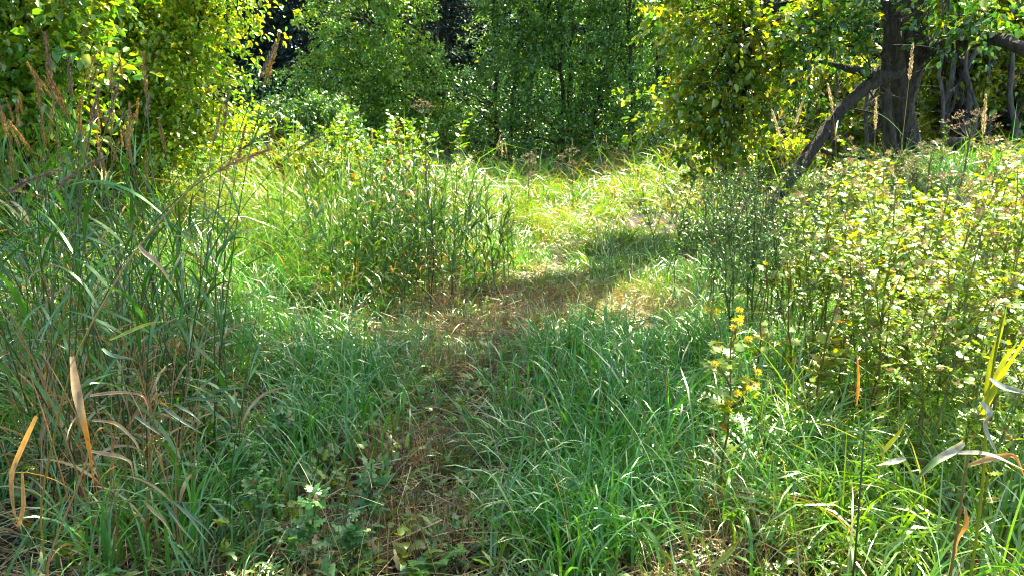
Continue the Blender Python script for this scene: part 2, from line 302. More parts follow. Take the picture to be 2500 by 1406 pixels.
# flattened straw and dead stalks on the ground
def litter(n, y0, y1):
    y = np.sqrt(U(y0 ** 2, y1 ** 2, n)); x = U(-1, 1, n) * (0.74 * y + 1); mb = MB()
    z = terrain(x, y) + U(.0, .05, n); c = cols((.20, .115, .04), n, .5, STRAW, .22, RUST * .6, .12)
    blades(mb, np.stack([x, y, z], 1), U(0, 6.28, n), U(.06, .32, n), U(1.3, 1.62, n), U(-.15, .2, n), U(.002, .006, n), c, 3, U(-1, 1, n), prof='flat')
    return mb.build('straw_litter', M['straw'])
tag(litter(60000, 1.7, 7.5), 'brown flattened straw littering the track through the grass', 'straw', kind='stuff')
def stubble(n):
    mb = MB(); pts = [(-.5, 5.2, .5), (.2, 5.5, .5), (.9, 5.6, .6), (1.4, 5.6, .4), (-.6, 6.0, .3), (.2, 6.2, .4), (-.5, 2.5, .35), (-.45, 3.2, .3), (-.4, 4.4, .3), (2.2, 8.8, .8), (1.0, 2.5, .5)]
    k = rng.integers(0, len(pts), n); P = np.array(pts)[k]; x = P[:, 0] + rng.normal(0, 1, n) * P[:, 2] * .55; y = P[:, 1] + rng.normal(0, 1, n) * P[:, 2] * .4
    c = cols((.30, .17, .07), n, .35, STRAW, .3, (.05, .035, .025), .12)
    blades(mb, np.stack([x, y, terrain(x, y)], 1), U(0, 6.28, n), U(.05, .22, n), np.abs(rng.normal(.3, .35, n)), U(-.2, .5, n), U(.0018, .004, n), c, 3, U(-1, 1, n), prof='stem')
    return mb.build('dry_stubble', M['straw'])
tag(stubble(9000), 'rusty dry stubble standing in the trampled middle of the track', 'stubble', kind='stuff')

# ------------------------------------------------------------------ trees and shrubs
def foliage(mb, mbt, lobes, ncl, per, L, W, colf, spray=.45, shell=.5, hole=.0, simple=False, up_b=1.0, droop=.2, fold=.35):
    """clusters of leaves along short twigs filling a set of ellipsoid lobes"""
    lobes = np.array(lobes, float); lobes[:, 3:6] = np.maximum(lobes[:, 3:6] - .55 * spray, .12); vol = lobes[:, 3] * lobes[:, 4] * lobes[:, 5]; vol = vol ** .8; 
    k = rng.choice(len(lobes), ncl, p=vol / vol.sum()); Lb = lobes[k]
    d = nrm(rng.normal(0, 1, (ncl, 3))); r = U(0, 1, ncl) ** (1 / 3.) * (1 - shell) + shell * (1 - np.abs(rng.normal(0, .12, ncl)))
    wob = 1 + .22 * np.sin(d[:, 0] * 5 + k * 2.1) * np.sin(d[:, 2] * 6 + k) + rng.normal(0, .06, ncl)
    ctr = Lb[:, :3] + d * Lb[:, 3:6] * (r * wob)[:, None]
    gnd = terrain(ctr[:, 0], ctr[:, 1]) + .15; ctr = ctr[ctr[:, 2] > gnd]; 
    ncl = len(ctr); d = d[:ncl] if len(d) == ncl else nrm(rng.normal(0, 1, (ncl, 3)) + np.array([0, 0, .2]))
    ax = nrm(d * 1.0 + rng.normal(0, .45, (ncl, 3)) + np.array([0, 0, .15 - droop])); tl = spray * np.exp(rng.normal(0, .3, ncl))
    t = U(-.15, 1.0, (ncl, per)); pos = ctr[:, None] + ax[:, None] * (t * tl[:, None])[..., None]
    jit = rng.normal(0, 1, (ncl, per, 3)) * (tl[:, None] * .17 * (1.25 - np.clip(t, 0, 1)))[..., None]; pos = pos + jit
    pos[..., 2] -= (droop * .6 * tl[:, None] * np.clip(t, 0, 1) ** 2)
    lax = nrm(ax[:, None] * .8 + nrm(rng.normal(0, 1, (ncl, per, 3))) + np.array([0, 0, -.35 * up_b])); 
    lup = nrm(rng.normal(0, .55, (ncl, per, 3)) + np.array([0.10, .05, 1.0 * up_b]))
    n = ncl * per; s = np.exp(rng.normal(0, .25, n))
    clc = np.exp(rng.normal(0, .12, (ncl, 1, 1))) * np.ones((1, per, 1)); c = colf(n) * clc.reshape(-1, 1)
    leaves(mb, pos.reshape(-1, 3), lax.reshape(-1, 3), lup.reshape(-1, 3), L * s, W * s, c, fold, simple=simple)
    if mbt is not None:
        h = np.hypot(ax[:, 0], ax[:, 1]); az = np.arctan2(ax[:, 1], ax[:, 0]); lean = np.arctan2(h, ax[:, 2])
        blades(mbt, ctr - ax * (.35 * tl)[:, None], az, tl * 1.4, lean, .15, .009, (.08, .065, .05), 3, U(-1.5, 1.5, ncl), prof='stem')
    return ctr
def limbs(mb, stems, ctr, n, r0=.02, sides=5, wob=.06, hang=False):
    """branches from the stems to some of the clusters"""
    P = np.concatenate(stems)
    for i in rng.choice(len(ctr), min(n, len(ctr)), replace=False):
        c = ctr[i]; d = np.linalg.norm((P - c) * np.array([1, 1, .8]) + np.array([0, 0, 0.35]), axis=1) + (0 if hang else 50) * (P[:, 2] > c[2] - .1); q = P[np.argmin(d + rng.normal(0, .15, len(P)))]
        L = np.linalg.norm(c - q); 
        if L < .15: continue
        m = (q + c) / 2 + np.array([0, 0, .12 * L]);  pts = curve(q, c, 7, 0, wob * L * .5, m)
        tube(mb, pts, np.linspace(r0 * min(1.6, .5 + L * .5), .004, 7), sides)
def tree(name, label, cat, group, base, stems, lobes, ncl, per, L, W, colf, mat='backleaf', bark='twig', nl=60, r=.07, **kw):
    base = np.array([base[0], base[1], float(terrain(base[0], base[1]))]); e = empty(name, base, label, cat, group)
    mc = MB(); mt = MB(); mtr = MB(); ctr = foliage(mc, mt, lobes, ncl, per, L, W, colf, **kw)
    sp = []
    for (dx, dy, tx, ty, tz) in stems:
        b = base + np.array([dx, dy, -.1]); tp = np.array([tx, ty, tz]); mid = (b + tp) / 2 + np.array([U(-.2, .2), U(-.2, .2), 0]) - (tp - b) * np.array([.12, .12, 0])
        pts = curve(b, tp, 14, 0, .05, mid); tube(mtr, pts, np.linspace(r, r * .22, 14), 7, rough=.05); sp.append(pts[2:])
    limbs(mt, sp, ctr, nl, r * .35)
    mtr.build('trunk', M[bark], e, origin=base); mt.build('branches', M['twig'], e, origin=base); mc.build('crown', M[mat], e, origin=base)
    return e
def cf(base, jit=.22, alt=None, pa=0, alt2=None, pb=0): return lambda n: cols(base, n, jit, alt, pa, alt2, pb)
def P(px, py, Y): return tuple(at(px, py, Y))
def lobe(px, py, Y, rx, rz, ry=None): return (*at(px, py, Y), rx, ry or rx * .8, rz)

# big leafy shrub filling the left
tree('leafy_shrub', 'large yellow green shrub with rounded leaves filling the upper left of the clearing', 'shrub', None, (-4.6, 8.4),
     [(-.3, 0, -6.2, 8.4, 4.6), (.1, .1, -4.6, 8.6, 5.0), (.3, -.1, -3.6, 8.0, 4.0), (0, .2, -5.4, 8.0, 4.4), (.4, .1, -3.2, 8.4, 2.8)],
     [lobe(380, 190, 8.2, 1.0, 1.2, 0.63), lobe(360, 10, 8.4, 1.05, 1.2, 0.63), lobe(150, 120, 8.2, 1.4, 1.6, 0.84), lobe(450, 330, 8.0, .68, .6, 0.43), lobe(200, 330, 8.0, 1.3, .7, 0.78), lobe(440, 100, 8.1, .62, 1.0, 0.41), lobe(-150, 150, 8.0, 1.5, 1.8, 0.90), lobe(330, 280, 8.0, .8, .8, 0.48), lobe(250, 60, 8.0, .9, 1.0, 0.54), lobe(300, -160, 8.4, 1.6, 1.2, 0.96)],
     1450, 46, .053, .034, cf(GREEN * 1.6, .25, LIME * 1.5, .6, YELL, .05), 'leaf', nl=120, r=.06, spray=.5, shell=.45, droop=.15)
tree('leafy_shrub', 'nearer broad leaved shrub branch mass at the far left edge behind the reeds', 'shrub', None, (-4.4, 6.3),
     [(-.2, 0, -4.9, 6.3, 3.6), (.2, 0, -4.0, 6.4, 3.0)],
     [lobe(40, 60, 6.3, .8, 1.0, 0.48), lobe(150, 240, 6.2, .55, .55, 0.33), lobe(-60, 230, 6.2, .8, .9, 0.48), lobe(60, -120, 6.4, .9, .7, 0.54)],
     240, 36, .075, .044, cf(GREEN * 1.5, .22, LIME * 1.2, .4, YELL, .03), 'leaf', nl=40, r=.05, spray=.45, shell=.45)
# middle trees
mid = 'broadleaf trees along the back of the clearing'
B1 = cf((.15, .34, .04), .25, DEEP * 1.5, .2, LIME, .3); B2 = cf((.13, .29, .06), .25, DEEP * 1.5, .3, LIME, .12); B3 = cf((.11, .26, .04), .25, LIME, .3, YELL, .04)
tree('broadleaf_tree', 'bright green tree with rounded top, left of the dark gap between the conifers', 'tree', mid, (-2.6, 18.0),
     [(-.2, 0, -3.21, 17.9, 5.0), (.1, 0, -2.57, 18.2, 5.4), (.2, 0, -1.93, 18.0, 4.6)],
     [lobe(860, 60, 17.8, 1.20, 1.58, 0.67), lobe(850, 230, 17.5, 1.36, 1.37, 0.77), lobe(800, 330, 17.1, 1.09, 0.84, 0.60), lobe(900, -60, 17.8, 0.98, 0.95, 0.53)], 445, 44, .066, .042, B1, nl=60, spray=.5)
tree('broadleaf_tree', 'slim pointed light green tree beside the dark gap in the centre', 'tree', mid, (-1.5, 17.6),
     [(0, 0, -2.35, 17.6, 4.8), (.1, .1, -1.71, 17.8, 4.4)],
     [lobe(985, 60, 17.3, 0.79, 1.16, 0.42), lobe(990, 210, 17.1, 0.98, 1.16, 0.53), lobe(1010, 330, 16.9, 1.09, 0.84, 0.60), lobe(960, -20, 17.3, 0.66, 0.73, 0.33)], 337, 44, .066, .042, B1, nl=50, spray=.45)
tree('broadleaf_tree', 'grey green willow like tree with wide crown right of the dark gap', 'tree', mid, (-.2, 18.6),
     [(-.2, 0, -0.43, 18.4, 5.4), (.1, 0, 0.43, 18.6, 5.8), (.3, 0, 1.07, 18.4, 5.0)],
     [lobe(1260, 90, 18.3, 0.95, 1.47, 0.67), lobe(1170, 260, 17.9, 1.20, 1.16, 0.67), lobe(1300, 20, 18.3, 1.42, 1.58, 0.81), lobe(1120, 350, 17.1, 0.98, 0.63, 0.53), lobe(1240, -120, 18.3, 1.52, 1.05, 0.87)], 503, 44, .066, .040, B2, nl=60, spray=.5)
tree('broadleaf_tree', 'tall dense green tree standing in the middle right of the back row', 'tree', mid, (1.5, 18.0),
     [(-.2, 0, 0.96, 18.0, 5.6), (.15, 0, 1.93, 18.2, 5.8), (.3, 0, 2.57, 18.0, 5.2), (0, .2, 1.39, 17.9, 4.0)],
     [lobe(1360, 180, 17.7, 1.31, 1.58, 0.74), lobe(1420, 60, 18.1, 1.31, 1.47, 0.74), lobe(1340, 330, 17.3, 1.31, 0.84, 0.74), lobe(1480, 280, 17.5, 1.20, 1.16, 0.67), lobe(1420, -110, 18.3, 1.42, 1.16, 0.81)], 546, 44, .066, .042, B2, nl=80, spray=.5)
tree('broadleaf_tree', 'shaded green tree leaning against the yellow foliage right of centre', 'tree', mid, (3.0, 17.4),
     [(-.2, 0, 2.57, 17.4, 5.2), (.15, 0, 3.42, 17.6, 5.4), (.3, 0, 4.07, 17.4, 4.6)],
     [lobe(1570, 160, 17.3, 1.20, 1.47, 0.67), lobe(1600, 320, 16.9, 1.20, 0.84, 0.67), lobe(1530, 40, 17.5, 0.98, 1.26, 0.53), lobe(1660, 60, 17.3, 1.09, 1.37, 0.60), lobe(1560, -100, 17.3, 1.20, 0.95, 0.67)], 460, 44, .066, .042, B2, nl=60, spray=.5)
tree('leafy_shrub', 'small rounded grey green shrub below the conifer left of centre', 'shrub', None, (-5.0, 14.2),
     [(0, 0, -4.9, 14.2, 2.0), (.2, 0, -4.4, 14.3, 1.8)],
     [lobe(680, 300, 14.2, .55, .45), lobe(660, 330, 14, .6, .5), lobe(720, 320, 14, .6, .5)], 240, 36, .06, .035, cf((.07, .15, .06), .25, DEEP, .3), nl=30, r=.03, spray=.3)
tree('leafy_shrub', 'second rounded shrub at the foot of the bright green tree', 'shrub', None, (-3.9, 14.0),
     [(0, 0, -3.9, 14.0, 2.1), (.2, 0, -3.4, 14.1, 1.9)],
     [lobe(795, 295, 14, .55, .55), lobe(770, 350, 13.8, .6, .45), lobe(840, 350, 14, .5, .4)], 260, 36, .06, .038, cf((.08, .19, .04), .25, DEEP, .3), nl=30, r=.03, spray=.3)
tree('leafy_shrub', 'low golden green bush in the sun behind the left meadow grass', 'shrub', None, (-3.1, 10.4),
     [(0, 0, -3.1, 10.4, 1.1), (.2, 0, -2.8, 10.3, .9)],
     [lobe(720, 400, 10.2, .42, .30), lobe(640, 410, 10.0, .45, .28), lobe(780, 420, 10.3, .35, .25)], 190, 34, .05, .026, cf(LIME * 1.1, .25, YELL, .25, GREEN, .3), 'leaf', nl=20, r=.02, spray=.22)
# understorey that closes the foot of the back row
def understorey(n):
    mb = MB(); x = U(-9, 9, n); y = U(18.5, 20.8, n); h = U(0, 2.6, n) ** 1; z = terrain(x, y) + h
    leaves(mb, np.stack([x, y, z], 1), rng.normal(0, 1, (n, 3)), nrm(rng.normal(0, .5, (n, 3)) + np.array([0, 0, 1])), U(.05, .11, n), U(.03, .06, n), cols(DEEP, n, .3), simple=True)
    return mb.build('undergrowth', M['backleaf'])
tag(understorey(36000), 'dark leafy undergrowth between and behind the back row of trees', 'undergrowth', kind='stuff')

# conifers
def conifer_mesh(H, Rb, seed, nb=250):
    mb = MB(); mt = MB(); tube(mt, curve((0, 0, -.2), (0, 0, H), 10, 0, .03), np.linspace(.16, .02, 10), 7, rough=.05)
    for i in range(nb):
        f = (i + .5) / nb; z = .4 + (H - .5) * f; L = Rb * (1 - f) ** .8 * U(.75, 1.15) + .2; a = i * 2.4 + U(-.3, .3)
        d = np.array([math.cos(a), math.sin(a), 0]); m = 9; t = np.linspace(0, 1, m)[:, None]
        pts = np.array([0, 0, z]) + d * L * t + np.array([0, 0, 1]) * (L * (.10 * t - .42 * t ** 2 + .14 * t ** 4))
        tube(mt, pts, np.linspace(.025, .006, m), 3)
        n = int(34 * L) + 20; tt = U(.12, 1, n); k = np.clip((tt * (m - 1)), 0, m - 1.001); b = k.astype(int); p = pts[b] + (pts[b + 1] - pts[b]) * (k - b)[:, None]
        sd = np.cross(d, [0, 0, 1]); off = (rng.choice([-1, 1], n) * U(.0, .35, n) * (1.1 - tt) * L * .55)[:, None] * sd; p = p + off + rng.normal(0, .02, (n, 3))
        ax = d * U(.4, 1, n)[:, None] + np.sign(off) * np.abs(sd) * .8 + np.array([0, 0, -1]) * U(.1, .9, n)[:, None]
        leaves(mb, p, ax, nrm(rng.normal(0, .5, (n, 3)) + np.array([0, 0, 1])), U(.12, .30, n), U(.03, .07, n), cols((.016, .046, .040), n, .3), .3, simple=True)
    return mb, mt
protos = []
for s in range(3):
    mbn, mbt = conifer_mesh(9.0 + s, 2.4 + .3 * s, s); e = empty('conifer_tree', (0, 0, 0))
    mbt.build('trunk', M['bark'], e); mbn.build('crown', M['needle'], e); protos.append(e)
cspots = [(-8.2, 24.0, 'tall dark spruce behind the left shrub'), (-6.0, 22.6, 'dark blue green spruce left of the bright green tree'), (-1.9, 22.2, 'dark spruce seen through the narrow gap in the centre'),
          (1.2, 25.5, 'dark spruce hidden mostly behind the middle right tree'), (4.4, 25.8, 'dark spruce top right of centre behind the back row'), (9.8, 25.0, 'dark spruce behind the bare branches on the right'),
          (13.5, 25.5, 'dark spruce behind the thick trunk at the right'), (-11.5, 22.5, 'dark spruce at the far left behind the shrub'), (7.2, 24.6, 'dusky spruce left of the thick trunk on the right')]
for i, (x, y, lab) in enumerate(cspots):
    o = protos[i] if i < 3 else copy_tree(protos[i % 3]); o.location = (x, y, float(terrain(x, y))); o.rotation_euler.z = i * 1.7; s = 1 + .12 * math.sin(i * 3.); o.scale = (s, s, s)
    tag(o, lab, 'conifer', 'conifers behind the clearing')
for i, x in enumerate(np.arange(-27, 31, 2.5)):
    o = copy_tree(protos[i % 3]); o.location = (x + math.sin(i * 5) * .8, 30 + 2 * math.cos(i * 3.3), 0); o.rotation_euler.z = i * 2.1; s = 1.55 + .15 * math.sin(i * 2.); o.scale = (s, s, s)
    tag(o, 'dark conifer in the distant forest wall behind the clearing', 'conifer', 'conifers of the distant forest wall')

# ------------------------------------------------------------------ the old alder on the right
tb = at(2225, 385, 9.6); tb[2] = float(terrain(tb[0], tb[1]))
alder = empty('alder_tree', tb, 'old alder with thick grey mottled trunk and a heavy limb slanting down to the left', 'tree')
mt = MB()
tr = [tb + np.array([0, 0, -.25]), tb + np.array([0, 0, .15]), P(2212, 330, 9.6), P(2205, 260, 9.6), P(2222, 180, 9.6), P(2232, 90, 9.6), P(2240, 0, 9.6), P(2235, -140, 9.7), P(2200, -330, 9.8), P(2160, -520, 9.8)]
tube(mt, np.array(tr), [.25, .18, .14, .13, .145, .145, .155, .13, .10, .06], 14, rough=.05)
mt.build('trunk', M['bark'], alder, origin=tb)
def limb(name, pts, rad, rough=.06, sides=9, mat='bark'):
    pts = np.array(pts); m = len(pts); t = np.linspace(0, m - 1, m * 4); k = np.minimum(t.astype(int), m - 2); p = pts[k] + (pts[k + 1] - pts[k]) * (t - k)[:, None]
    p[1:-1] = (p[:-2] + p[1:-1] * 2 + p[2:]) / 4; w = rng.normal(0, 1, p.shape) * np.interp(t, range(m), rad)[:, None] * .10; p = p + w
    mb_ = MB(); tube(mb_, p, np.interp(t, range(m), rad), sides, rough=rough); o = mb_.build(name, M[mat], alder, origin=tb); return o
o = limb('limb', [P(2215, 170, 9.6), P(2165, 190, 9.4), P(2110, 215, 9.3), P(2060, 262, 9.1), P(2010, 330, 8.9), P(1960, 395, 8.7), P(1915, 455, 8.5), P(1870, 530, 8.4)], [.06, .07, .075, .068, .07, .075, .07, .07], .07, 11)
o['label'] = 'thick dark limb slanting down to the ground on the left'
limb('limb', [P(2165, 190, 9.4), P(2120, 180, 9.3), P(2060, 165, 9.2), P(2000, 150, 9.1)], [.09, .06, .04, .02])
limb('limb', [P(2190, 400, 9.5), P(2172, 360, 9.4), P(2165, 280, 9.4), P(2160, 190, 9.4), P(2168, 80, 9.4), P(2150, -40, 9.4), P(2120, -250, 9.3)], [.09, .085, .06, .055, .05, .05, .03])
limb('limb', [P(2200, 260, 9.6), P(2192, 160, 9.5), P(2178, 40, 9.4), P(2195, -80, 9.3), P(2150, -300, 9.2)], [.10, .09, .085, .08, .04])
limb('limb', [P(2225, 375, 9.5), P(2300, 350, 9.6), P(2360, 340, 9.8)], [.10, .06, .03])
limb('limb', [P(2245, 110, 9.6), P(2320, 118, 9.2), P(2400, 95, 8.8), P(2460, 100, 8.4), P(2530, 140, 8.0), P(2620, 260, 7.8)], [.10, .075, .075, .07, .065, .05])
limb('limb', [P(2005, 370, 8.9), P(2060, 385, 9.0), P(2110, 388, 9.0), P(2170, 376, 9.2)], [.025, .022, .018, .012], .05, 6)
# arching boughs to the hanging foliage and the unseen canopy added for foreground shade
B = [[P(2200, -330, 9.8), (3.6, 8.4, 5.6), (1.4, 7.0, 5.8), (-.6, 6.2, 5.6)], [P(2235, -140, 9.7), (4.2, 8.0, 5.3), (2.6, 6.3, 5.6), (1.0, 5.4, 5.5)], [P(2240, 0, 9.6), (4.2, 9.3, 3.9), (3.2, 9.3, 4.0), (2.2, 9.3, 3.4)],
     [P(2160, -520, 9.8), (4.4, 8.6, 6.3), (2.0, 7.8, 6.2), (-.4, 7.0, 5.9)], [P(2178, 40, 9.4), (4.3, 9.4, 3.1), (3.3, 9.3, 3.1), (2.7, 9.3, 2.2)]]
for b in B: limb('limb', b, [.09, .055, .035, .02] if b[1][2] > 5 else [.05, .03, .022, .01], .05, 7)
lob_vis = [lobe(1750, 60, 9.4, 0.74, 0.86), lobe(1860, 70, 9.2, 0.54, 0.63), lobe(1660, 30, 9.8, 0.54, 0.57), lobe(1790, 230, 9.2, 0.66, 0.63), lobe(1900, 160, 9.2, 0.34, 0.40), lobe(1730, 330, 9.3, 0.50, 0.48), lobe(1800, 350, 9.2, 0.50, 0.37), lobe(1640, 250, 10.0, 0.46, 0.57), lobe(1760, 420, 9.2, 0.50, 0.23)]
lob_shade = [(gx_ + 2.3, gy_ + 2.95, 5.5 + .3 * math.sin(gx_ * 3), .95, .8, .6) for gx_ in (-3.5, -2.5, -1.5, -.6, .15) for gy_ in (2.2, 3.2, 4.1)]  # unseen crown lobes, placed to throw shade on the foreground
lob_right = [lobe(2140, 20, 9.9, .4, .35), lobe(1980, 90, 8.9, .35, .4), lobe(1960, 200, 9.3, .3, .3), lobe(2050, 40, 9.0, .5, .3), lobe(2330, 60, 9, .5, .3), lobe(2420, 40, 8.6, .5, .3), lobe(2290, -20, 9.2, .4, .3), lobe(2070, 110, 9.0, .3, .2)]
mc = MB(); mtw = MB()
c1 = foliage(mc, mtw, lob_vis, 280, 26, .08, .055, cf(GREEN * 1.0, .25, LIME * 1.2, .5, YELL * .9, .12), spray=.34, shell=.4, droop=.35)
c2 = foliage(mc, mtw, lob_shade, 640, 32, .09, .062, cf(GREEN, .25, LIME, .3), spray=.45, shell=.3)
stems_ = [np.array(tr[2:])] + [np.array([np.array(b[k]) * (1 - t) + np.array(b[k + 1]) * t for k in range(3) for t in (0, .33, .66)]) for b in B]
c3 = foliage(mc, mtw, lob_right, 105, 22, .08, .054, cf(DEEP * 1.2, .25, LIME, .22), spray=.34, shell=.3, droop=.3)
limbs(mtw, stems_, c3, 26, .012); limbs(mtw, stems_[3:4] + stems_[5:6], c1, 60, .016, hang=True); limbs(mtw, stems_, c2, 80, .03)
# fine bare twigs round the limb
n = 260; kk = rng.random(n); src = np.array([at(1900 + 320 * a, 430 - 400 * U(0, 1), U(8.4, 9.6)) for a in kk])
pts_ = blades(mtw, src, U(0, 6.28, n), U(.3, .9, n), U(.6, 2.4, n), U(-.6, .6, n), U(.004, .009, n), cols((.14, .12, .10), n, .4), 5, 1, prof='stem')
mtw.build('branches', M['twig'], alder, origin=tb); mc.build('crown', M['leaf'], alder, origin=tb)

# thin stemmed trees behind the alder on the right, sun shining through their leaves
YB = cf(LIME * 1.35, .22, YELL * 1.1, .25, GREEN, .25)  # yellow leaf colour carries part of the backlit glow
thin = 'thin stemmed trees behind the alder'
for i_, (px, px2, Y, lab) in enumerate([(2300, 2325, 11.0, 'slender pole tree just right of the thick trunk'), (2335, 2352, 11.3, 'slender pole tree second to the right of the thick trunk'), (2350, 2395, 10.8, 'slender leaning pole tree third right of the thick trunk'),
                     (2390, 2440, 11.6, 'thin tree with sunlit yellow leaves near the right edge'), (2480, 2475, 11.0, 'thin tree at the extreme right edge'), (1905, 1890, 12.0, 'thin tree in the gap left of the slanting limb'), (2080, 2100, 12.5, 'thin tree showing between the slanting limb and the trunk'),
   (2315, 2290, 10.4, 'thin dark pole close behind the thick trunk'), (2375, 2350, 10.6, 'straight thin pole in the middle of the group of poles'), (2420, 2400, 11.2, 'thin pole left of the yellow leaved one'), (2130, 2120, 10.6, 'very thin pole tree left of the thick trunk'), (2030, 2045, 11.2, 'very thin pole tree crossing behind the slanting limb'), (1975, 1990, 11.6, 'very thin pole tree left of the limb top')]):
    b = at(px, 400, Y); t_ = at(px2, -150, Y); hi = px > 2200
    L_ = [lobe(px + U(-60, 80), yy, Y + U(.5, 1.8), U(.45, .7), U(.4, .6)) for yy in ((-120, 0, 130, 250, 350, 430) if hi else (200, 330, 400))]
    tree('pole_tree', lab, 'tree', thin, (b[0], b[1]), [(0, 0, *t_)], L_, 150 if hi else 80, 34, .08, .055, YB, 'leaf', 'grey', nl=24, r=.055 if i_ < 5 else .032, spray=.36, droop=.25)
tree('leafy_shrub', 'yellow lit hazel like bush under the slanting limb', 'shrub', None, (4.0, 11.5), [(0, 0, 4.0, 11.5, 2.6), (.3, 0, 4.8, 11.5, 2.4)],
     [lobe(1900, 400, 11.0, .8, .5), lobe(2050, 330, 11.5, .7, .6), lobe(1980, 430, 10.6, .7, .35), lobe(2100, 420, 11, .6, .4), lobe(1820, 440, 10.8, .5, .3)], 330, 34, .08, .055, YB, 'leaf', nl=30, r=.03, spray=.35)
tree('leafy_shrub', 'yellow green bush at the right edge behind the dead umbels', 'shrub', None, (7.2, 11.8), [(0, 0, 7.2, 11.8, 3.4), (.3, 0, 8.0, 11.8, 3.2)],
     [lobe(2380, 300, 12.0, .9, .7), lobe(2480, 200, 12.0, .9, .9), lobe(2460, 380, 11.5, .8, .4), lobe(2330, 120, 12.4, .8, .8), lobe(2480, 20, 12, 1, .9), lobe(2560, 300, 11.5, .8, .8)], 480, 34, .08, .055, YB, 'leaf', nl=40, r=.03, spray=.4)

# ------------------------------------------------------------------ herbs: parts built once, copied in loops
REEDG = np.array([.045, .18, .022]); DKST = np.array([.07, .10, .03])
def reed_proto(H, lean, curl, nleaf, head=True, leafL=.32, leafW=.014, dry=0.0, loc=(0, 0, 0), az=0.0, headL=.2, headcol=(.38, .23, .07), stemcol=DKST, headW=.016, name='reed', lc=(.3, 1.5), leafcol=None):
    e = empty(name, loc); ms = MB(); n = 16
    t = np.linspace(0, 1, n); th = lean + curl * t ** 2.2; st = H / (n - 1)
    d = np.array([math.cos(az), math.sin(az), 0]); tan = np.sin(th)[:, None] * d + np.cos(th)[:, None] * np.array([0, 0, 1])
    p = np.concatenate([np.zeros((1, 3)), np.cumsum(tan[:-1] * st, 0)]); p[:, 2] -= .02
    tube(ms, p, np.linspace(.0034, .0014, n), 5, stemcol); ms.build('stem', M['reed'], e)
    ml = MB(); f = np.sort(U(.08, .80, nleaf)); idx = f * (n - 1); b = idx.astype(int); lp = p[b] + (p[b + 1] - p[b]) * (idx - b)[:, None]
    isdry = rng.random(nleaf) < (dry + .35 * (f < .3)); c = np.where(isdry[:, None], np.array([.40, .25, .11]), REEDG if leafcol is None else np.array(leafcol)) * np.exp(rng.normal(0, .2, (nleaf, 1)))
    tipc = np.where((rng.random(nleaf) < .3)[:, None], np.array([.30, .25, .10]), c)
    blades(ml, lp, az + rng.choice([0, np.pi], nleaf) + rng.normal(0, .8, nleaf), leafL * U(.6, 1.2, nleaf), U(.25, .8, nleaf), U(*lc, nleaf) + isdry * .8, leafW * U(.7, 1.2, nleaf), c, 8, rng.normal(0, .9, nleaf), tipcol=tipc)
    ml.build('leaves', M['reed'], e)
    if head:
        mh = MB(); k = int(260 * headL / .2); tt = U(0, 1, k); i0 = n - 1 - headL / H * (n - 1); ii = np.minimum(i0 + tt * (headL / H) * (n - 1), n - 1.001); b = ii.astype(int)
        hp = p[b] + (p[b + 1] - p[b]) * (ii - b)[:, None]; rr = headW * .5 * np.sin(np.pi * np.clip(tt, .05, .97) ** .7)
        off = nrm(rng.normal(0, 1, (k, 3))); hp = hp + off * (rr * U(.2, 1, k))[:, None]
        leaves(mh, hp, tan[b] * 1.3 + off * .6, nrm(rng.normal(0, 1, (k, 3))), U(.010, .018, k), U(.003, .005, k), cols(headcol, k, .3), .2, simple=True)
        mh.build('seed_head', M['seed'], e)
    return e
def place(protos, spots, cat, group, labelf, sc=(.85, 1.15), tilt=.06):
    used = set()
    for i, (x, y) in enumerate(spots):
        j = i % len(protos); o = copy_tree(protos[j]) if j in used else protos[j]; used.add(j)
        o.location = (x, y, float(terrain(x, y)) - .01); o.rotation_euler = (rng.normal(0, tilt), rng.normal(0, tilt), U(0, 6.28)); s = U(*sc); o.scale = (s, s, s)
        tag(o, labelf(i, x, y), cat, group)
# tall reeds on the left, most with seed heads
rp = [reed_proto(U(1.45, 1.85), U(.0, .14), U(.05, .5), 6, True, dry=.15, headL=U(.14, .2)) for _ in range(8)]
sp = []
while len(sp) < 58:
    x, y = U(-3.6, -1.1), U(2.9, 5.8)
    if abs(x) < .72 * y and x < -.50 * y + .1 + .25 * rng.random() : sp.append((x, y))
place(rp, sp, 'reed', 'seed headed reeds of the left stand', lambda i, x, y: 'tall green reed with brown seed head in the dense stand on the left')
rp2 = [reed_proto(U(.8, 1.25), U(.05, .25), U(.1, .6), 8, False, dry=.1, leafL=.32, leafW=.015) for _ in range(7)]
sp = []
while len(sp) < 96:
    x, y = U(-3.6, -.9), U(2.3, 5.6)
    if abs(x) < .74 * y and x < -.42 * y + .1: sp.append((x, y))
place(rp2, sp, 'reed', 'leafy headless reeds of the left stand', lambda i, x, y: 'shorter leafy reed without seed head in the stand on the left')
rp3 = [reed_proto(U(.5, 1.0), U(.05, .3), U(0, .4), 2, False, dry=1., leafL=.26, leafW=.009, lc=(0, .8), stemcol=(.36, .24, .11)) for _ in range(6)]
sp = []
while len(sp) < 85:
    x, y = U(-2.4, -1.1), U(2.25, 3.4)
    if abs(x) < .74 * y and x < -.50 * y + .05: sp.append((x, y))
place(rp3, sp, 'reed', 'dead tan reeds at the lower left', lambda i, x, y: 'dead tan reed stalk in the dry bundle at the lower left corner')
